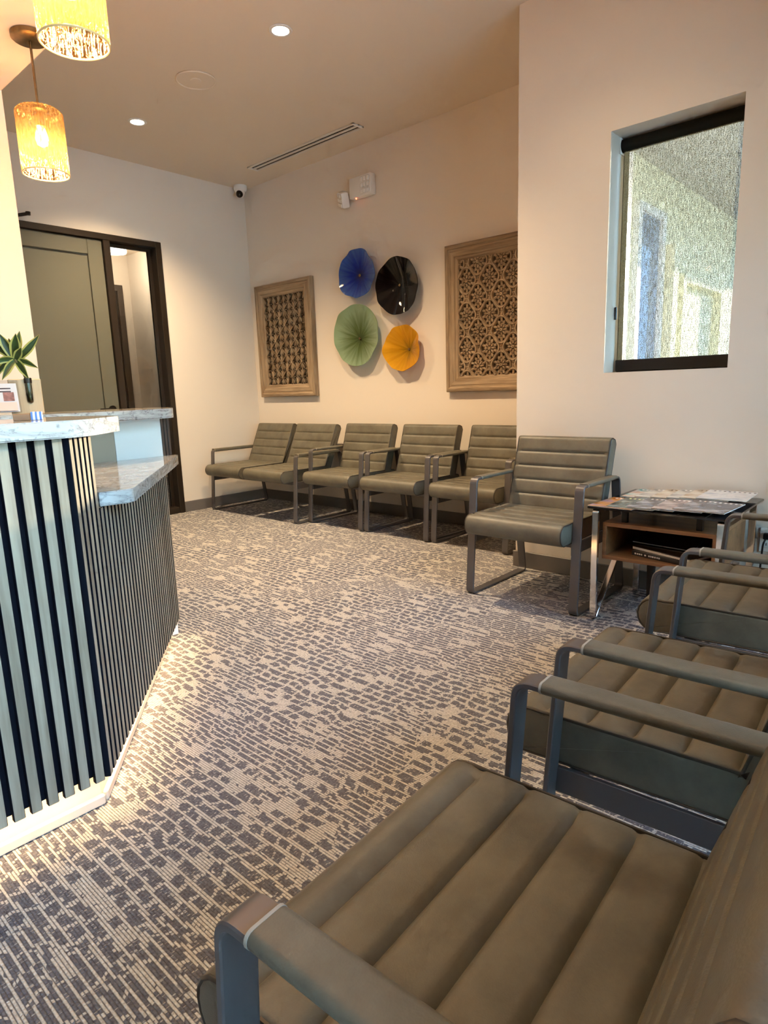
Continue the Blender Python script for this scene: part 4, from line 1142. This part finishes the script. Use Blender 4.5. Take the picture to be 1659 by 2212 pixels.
obj('pages', B(-0.14, 0.14, -0.10, 0.10, 0, 0.004), MAT['paper'], t_)
obj('cover', B(-0.141, 0.141, -0.101, 0.101, 0.0041, 0.005), bpy.data.materials['dark_glossy_cover'], t_)

# ------------------------------------------------------------------ wall art
def carved_frame(t_, w, h, fwid, depth):
    prof = [(0, 0.0), (0, depth * 0.72), (0.006, depth * 0.92), (0.016, depth), (0.030, depth), (0.036, depth * 0.84), (0.046, depth * 0.84), (0.055, depth * 0.95), (fwid * 0.74, depth * 0.90), (fwid * 0.80, depth * 0.70), (fwid * 0.93, depth * 0.66), (fwid, depth * 0.50), (fwid, 0.0)]
    C_ = [Vector((-w / 2, 0, -h / 2)), Vector((w / 2, 0, -h / 2)), Vector((w / 2, 0, h / 2)), Vector((-w / 2, 0, h / 2))]
    for i in range(4):
        a, b_ = C_[i], C_[(i + 1) % 4]
        al = (b_ - a).normalized(); inn = Vector((-al.z, 0, al.x))
        bm = bmesh.new(); r0 = []; r1 = []
        for d, t in prof:
            r0.append(bm.verts.new(a + (inn + al) * d + Vector((0, -t, 0)))); r1.append(bm.verts.new(b_ + (inn - al) * d + Vector((0, -t, 0))))
        m_ = len(prof)
        for j in range(m_): bm.faces.new((r0[j], r0[(j + 1) % m_], r1[(j + 1) % m_], r1[j]))
        bm.faces.new(r0[::-1]); bm.faces.new(r1)
        obj('frame_rail', bm, MAT['carved_h'] if i % 2 == 0 else MAT['carved'], t_, 35)
def clip_rect(bm, x0, x1, z0, z1):
    for co, no in (((x0, 0, 0), (-1, 0, 0)), ((x1, 0, 0), (1, 0, 0)), ((0, 0, z0), (0, 0, -1)), ((0, 0, z1), (0, 0, 1))):
        bmesh.ops.bisect_plane(bm, geom=bm.verts[:] + bm.edges[:] + bm.faces[:], plane_co=co, plane_no=no, clear_outer=True)
def ridge(bm, p, q, w, y0, y1, taper=0.6):
    """ridged bar from p to q in the x/z plane, base at y0, crest at y1"""
    p = Vector((p[0], 0, p[1])); q = Vector((q[0], 0, q[1])); d = (q - p).normalized(); s_ = Vector((-d.z, 0, d.x))
    A = [bm.verts.new(p + s_ * w + Vector((0, y0, 0))), bm.verts.new(p + s_ * w * 0.45 + Vector((0, y1, 0))), bm.verts.new(p - s_ * w * 0.45 + Vector((0, y1, 0))), bm.verts.new(p - s_ * w + Vector((0, y0, 0)))]
    w *= taper
    Bq = [bm.verts.new(q + s_ * w + Vector((0, y0, 0))), bm.verts.new(q + s_ * w * 0.45 + Vector((0, y1, 0))), bm.verts.new(q - s_ * w * 0.45 + Vector((0, y1, 0))), bm.verts.new(q - s_ * w + Vector((0, y0, 0)))]
    for j in range(4): bm.faces.new((A[j], A[(j + 1) % 4], Bq[(j + 1) % 4], Bq[j]))
    bm.faces.new(A[::-1]); bm.faces.new(Bq)
def leafm(bm, c, ang, ln, w, y0, y1, r0=0.0, n=6):
    """pointed carved leaf that starts r0 from c in direction ang"""
    c = Vector((c[0], 0, c[1])); d = Vector((math.cos(ang), 0, math.sin(ang))); s_ = Vector((-d.z, 0, d.x))
    L_ = []; R_ = []; M_ = []; LB = []; RB = []
    for k in range(n + 1):
        t = k / n; ww = w * math.sin(PI * t) ** 0.8 if 0 < t < 1 else 0.0
        p = c + d * (r0 + ln * t)
        M_.append(bm.verts.new(p + Vector((0, y1, 0))))
        if 0 < k < n:
            L_.append(bm.verts.new(p + s_ * ww + Vector((0, (y0 * 0.35 + y1 * 0.65), 0)))); R_.append(bm.verts.new(p - s_ * ww + Vector((0, (y0 * 0.35 + y1 * 0.65), 0))))
            LB.append(bm.verts.new(p + s_ * ww * 1.1 + Vector((0, y0, 0)))); RB.append(bm.verts.new(p - s_ * ww * 1.1 + Vector((0, y0, 0))))
    a0 = bm.verts.new(M_[0].co + Vector((0, y0 - y1, 0))); a1 = bm.verts.new(M_[-1].co + Vector((0, y0 - y1, 0)))
    for S, SBk, fl in ((L_, LB, 1), (R_, RB, -1)):
        m_ = len(S)
        bm.faces.new((M_[0], M_[1], S[0])); bm.faces.new((M_[-1], S[-1], M_[-2]))
        bm.faces.new((M_[0], S[0], SBk[0], a0)); bm.faces.new((M_[-1], a1, SBk[-1], S[-1]))
        for j in range(m_ - 1):
            bm.faces.new((M_[j + 1], M_[j + 2], S[j + 1], S[j])); bm.faces.new((S[j], S[j + 1], SBk[j + 1], SBk[j]))
def ringm(bm, c, rf, w, y0, y1, n=32):
    rings = []
    for k in range(n):
        a = 2 * PI * k / n; r = rf(a); d = Vector((math.cos(a), 0, math.sin(a))); p = Vector((c[0], 0, c[1]))
        rings.append([bm.verts.new(p + d * (r + w) + Vector((0, y0, 0))), bm.verts.new(p + d * (r + w * 0.5) + Vector((0, y1, 0))), bm.verts.new(p + d * (r - w * 0.5) + Vector((0, y1, 0))), bm.verts.new(p + d * (r - w) + Vector((0, y0, 0)))])
    for k in range(n):
        a, b_ = rings[k], rings[(k + 1) % n]
        for j in range(4): bm.faces.new((a[j], a[(j + 1) % 4], b_[(j + 1) % 4], b_[j]))
PW, PH, FWD = 0.833, 1.083, 0.118
BKY, LTY = -0.014, -0.031       # backing face, lattice crest
# left panel: lattice of eight-ray stars
pl = thing('carved_panel', 'carved wood wall panel with star lattice, beside the room corner', 'wall panel', (-4.957, YB - 0.002, 1.606), 0, 'carved wood panels on the back wall')
carved_frame(pl, PW, PH, FWD, 0.052)
iw, ih = PW / 2 - FWD, PH / 2 - FWD
obj('backing', B(-iw - 0.01, iw + 0.01, BKY, -0.001, -ih - 0.01, ih + 0.01), MAT['carveback'], pl)
cw, ch = iw * 2 / 4, ih * 2 / 6
def star_mesh():
    bm = bmesh.new()
    for sx in (-1, 1):
        for sz in (-1, 1):
            ridge(bm, (0, 0), (sx * cw / 2, sz * ch / 2), 0.0062, BKY - 0.002, LTY, 1.0)
            leafm(bm, (0, 0), math.atan2(sz * ch * 0.5, sx * cw * 0.18), ch * 0.40, 0.0042, BKY - 0.002, LTY + 0.004, 0.012)
    for a in (PI / 2, -PI / 2): leafm(bm, (0, 0), a, ch * 0.46, 0.0055, BKY - 0.002, LTY + 0.002, 0.008)
    for a in (0, PI): ridge(bm, (0.005 if a == 0 else -0.005, 0), ((cw * 0.30) * (1 if a == 0 else -1), 0), 0.0045, BKY - 0.002, LTY + 0.004, 0.4)
    ringm(bm, (0, 0), lambda a: 0.008, 0.006, BKY - 0.002, LTY - 0.002, 10)
    return bm
full = None
for j in range(7):
    for i in range(5):
        for hx, hz in ((0, 0), (1, 1)):
            x = -iw + cw * i + hx * cw / 2; z = -ih + ch * j + hz * ch / 2
            if x > iw + 0.001 or z > ih + 0.001: continue
            inside = abs(x) + cw / 2 < iw + 0.002 and abs(z) + ch / 2 < ih + 0.002
            if inside and full is not None:
                link_obj('star', full, pl, (x, 0, z)); continue
            bm = star_mesh()
            if not inside:
                clip_rect(bm, -iw - x, iw - x, -ih - z, ih - z)
                if not bm.faces: bm.free(); continue
                obj('star', bm, MAT['carved'], pl, None, (x, 0, z))
            else:
                full = obj('star', bm, MAT['carved'], pl, None, (x, 0, z)).data
# right panel: floral medallions in an ogee net
pr_ = thing('carved_panel', 'carved wood wall panel with floral medallions, cut off by the wall corner', 'wall panel', (-2.606, YB - 0.002, 1.606), 0, 'carved wood panels on the back wall')
carved_frame(pr_, PW, PH, FWD, 0.052)
obj('backing', B(-iw - 0.01, iw + 0.01, BKY, -0.001, -ih - 0.01, ih + 0.01), MAT['carveback'], pr_)
mw, mh = iw * 2 / 3, ih * 2 / 3.4
def medallion_mesh():
    bm = bmesh.new()
    y0 = BKY - 0.002
    def rf(a):
        return 0.080 * (1 + 0.05 * math.cos(4 * a)) * (1 + 0.16 * max(0, math.sin(a)) ** 8 + 0.10 * max(0, -math.sin(a)) ** 8) * (1.0 if abs(math.cos(a)) < 0.5 else 0.97)
    ringm(bm, (0, 0), rf, 0.0095, y0, LTY - 0.004, 40)
    for k in range(8):
        a = PI / 8 + k * PI / 4
        leafm(bm, (0, 0), a, 0.030, 0.010, y0, LTY + 0.002, 0.040, 5)
    for k in range(8):
        a = k * PI / 4
        leafm(bm, (0, 0), a, 0.028, 0.0085, y0, LTY - 0.001, 0.016, 5)
    ringm(bm, (0, 0), lambda a: 0.0075, 0.0075, y0, LTY - 0.005, 12)
    ringm(bm, (0, 0), lambda a: 0.042 + 0.003 * math.cos(8 * a), 0.0035, y0, LTY + 0.006, 32)
    # net between the medallions
    for sx in (-1, 1):
        for sz in (-1, 1):
            pts = [(sx * 0.030, sz * 0.088), (sx * 0.052, sz * 0.098), (sx * mw / 2, sz * mh / 2 * 0.72)]
            leafm(bm, (sx * mw / 2 * 0.92, sz * 0.03), math.atan2(sz * 0.7, sx * 0.25), 0.05, 0.008, y0, LTY + 0.003, 0.0, 5)
        ridge(bm, (sx * 0.078, 0), (sx * mw / 2, 0), 0.008, y0, LTY + 0.002, 0.9)
    leafm(bm, (0, 0.094), PI / 2, 0.03, 0.009, y0, LTY, 0.0, 5)
    leafm(bm, (0, -0.09), -PI / 2, 0.03, 0.008, y0, LTY, 0.0, 5)
    return bm
fullm = None
for j in range(-1, 5):
    for i in range(-1, 5):
        for hx, hz in ((0, 0), (1, 1)):
            x = -iw + mw * (i + 0.0) + hx * mw / 2 + mw * 0.36; z = ih - mh * 0.62 - mh * j - hz * mh / 2
            rx, rz_ = mw / 2 + 0.005, 0.126
            if x + rx < -iw or x - rx > iw or z + rz_ < -ih or z - rz_ > ih: continue
            inside = abs(x) + rx < iw + 0.004 and abs(z) + rz_ < ih + 0.004
            if inside and fullm is not None:
                link_obj('medallion', fullm, pr_, (x, 0, z)); continue
            bm = medallion_mesh()
            if not inside:
                clip_rect(bm, -iw - x, iw - x, -ih - z, ih - z)
                if len(bm.faces) < 4: bm.free(); continue
                obj('medallion', bm, MAT['carved'], pr_, None, (x, 0, z))
            else: fullm = obj('medallion', bm, MAT['carved'], pr_, None, (x, 0, z)).data

# blown glass plates
def glass_plate(x, z, rx, rz_, hub, mat, label, seed, lobes, fold=None, ruf=0.006, depth=0.045):
    rnd = random.Random(seed)
    hx, hz = hub
    t_ = thing('glass_plate', label, 'glass plate', (x + hx, YB, z + hz), 0, 'blown glass wall plates')
    ph = [rnd.uniform(0, 6.28) for _ in range(6)]
    NR, NA = 16, 96
    bm = bmesh.new()
    rows = []
    for i in range(NR + 1):
        q = (i / NR)
        row = []
        if i == 0:
            row = [bm.verts.new((0, -0.042, 0))]
        else:
            for k in range(NA):
                a = 2 * PI * k / NA
                out = 1 + lobes * (0.5 * math.sin(2 * a + ph[0]) + 0.6 * math.sin(3 * a + ph[1]) + 0.35 * math.sin(5 * a + ph[2]) + 0.22 * math.sin(9 * a + ph[3]))
                ex, ez = rx * out * math.cos(a) - hx, rz_ * out * math.sin(a) - hz
                y_ = -0.042 - depth * q ** 1.6 - ruf * q ** 2.5 * (math.sin(6 * a + ph[4]) + 0.5 * math.sin(11 * a + ph[5]))
                px, pz = ex * q, ez * q
                if fold is not None:
                    y_ -= fold[1] * math.exp(-((px - fold[0] + 0.10 * pz) / 0.018) ** 2) * q
                row.append(bm.verts.new((px, y_, pz)))
        rows.append(row)
    for k in range(NA): bm.faces.new((rows[0][0], rows[1][k], rows[1][(k + 1) % NA]))
    for r0, r1 in zip(rows[1:], rows[2:]):
        for k in range(NA): bm.faces.new((r0[k], r0[(k + 1) % NA], r1[(k + 1) % NA], r1[k]))
    bmesh.ops.recalc_face_normals(bm, faces=bm.faces)
    bmesh.ops.solidify(bm, geom=bm.faces[:], thickness=0.004)
    obj('plate', bm, mat, t_, 60)
    bm = bmesh.new(); lathe(bm, [(0, 0.0), (0.016, 0.0), (0.016, 0.008), (0.006, 0.012), (0.006, 0.046), (0.012, 0.05), (0.009, 0.056), (0, 0.058)], 16)
    bmesh.ops.rotate(bm, verts=bm.verts, cent=(0, 0, 0), matrix=Matrix.Rotation(PI / 2, 3, 'X'))
    obj('hub_mount', bm, MAT['brass'], t_, 40)
    return t_
GB = art_glass('blue_glass', (0.012, 0.04, 0.42), (0.10, 0.22, 0.62), 0.90)
GK = art_glass('black_glass_plate', (0.004, 0.003, 0.004), (0.006, 0.004, 0.005), 1.0)
GG = art_glass('green_glass', (0.16, 0.24, 0.09), (0.40, 0.54, 0.36), 0.80)
GY = art_glass('amber_glass', (0.68, 0.35, 0.012), (0.86, 0.50, 0.03), 0.85)
glass_plate(-3.918, 2.070, 0.205, 0.200, (0.010, -0.01), GB, 'cobalt blue blown glass plate, upper left of the four', 3, 0.05)
glass_plate(-3.468, 1.915, 0.225, 0.222, (0.0, 0.01), GK, 'glossy black blown glass plate with a raised fold, upper right of the four', 5, 0.025, fold=(0.055, 0.016), depth=0.05)
glass_plate(-3.952, 1.572, 0.262, 0.262, (0.018, -0.03), GG, 'pale green blown glass plate with ruffled rim, lower left of the four', 8, 0.03)
glass_plate(-3.440, 1.428, 0.190, 0.185, (0.055, -0.012), GY, 'amber yellow blown glass plate, lower right of the four', 21, 0.05)
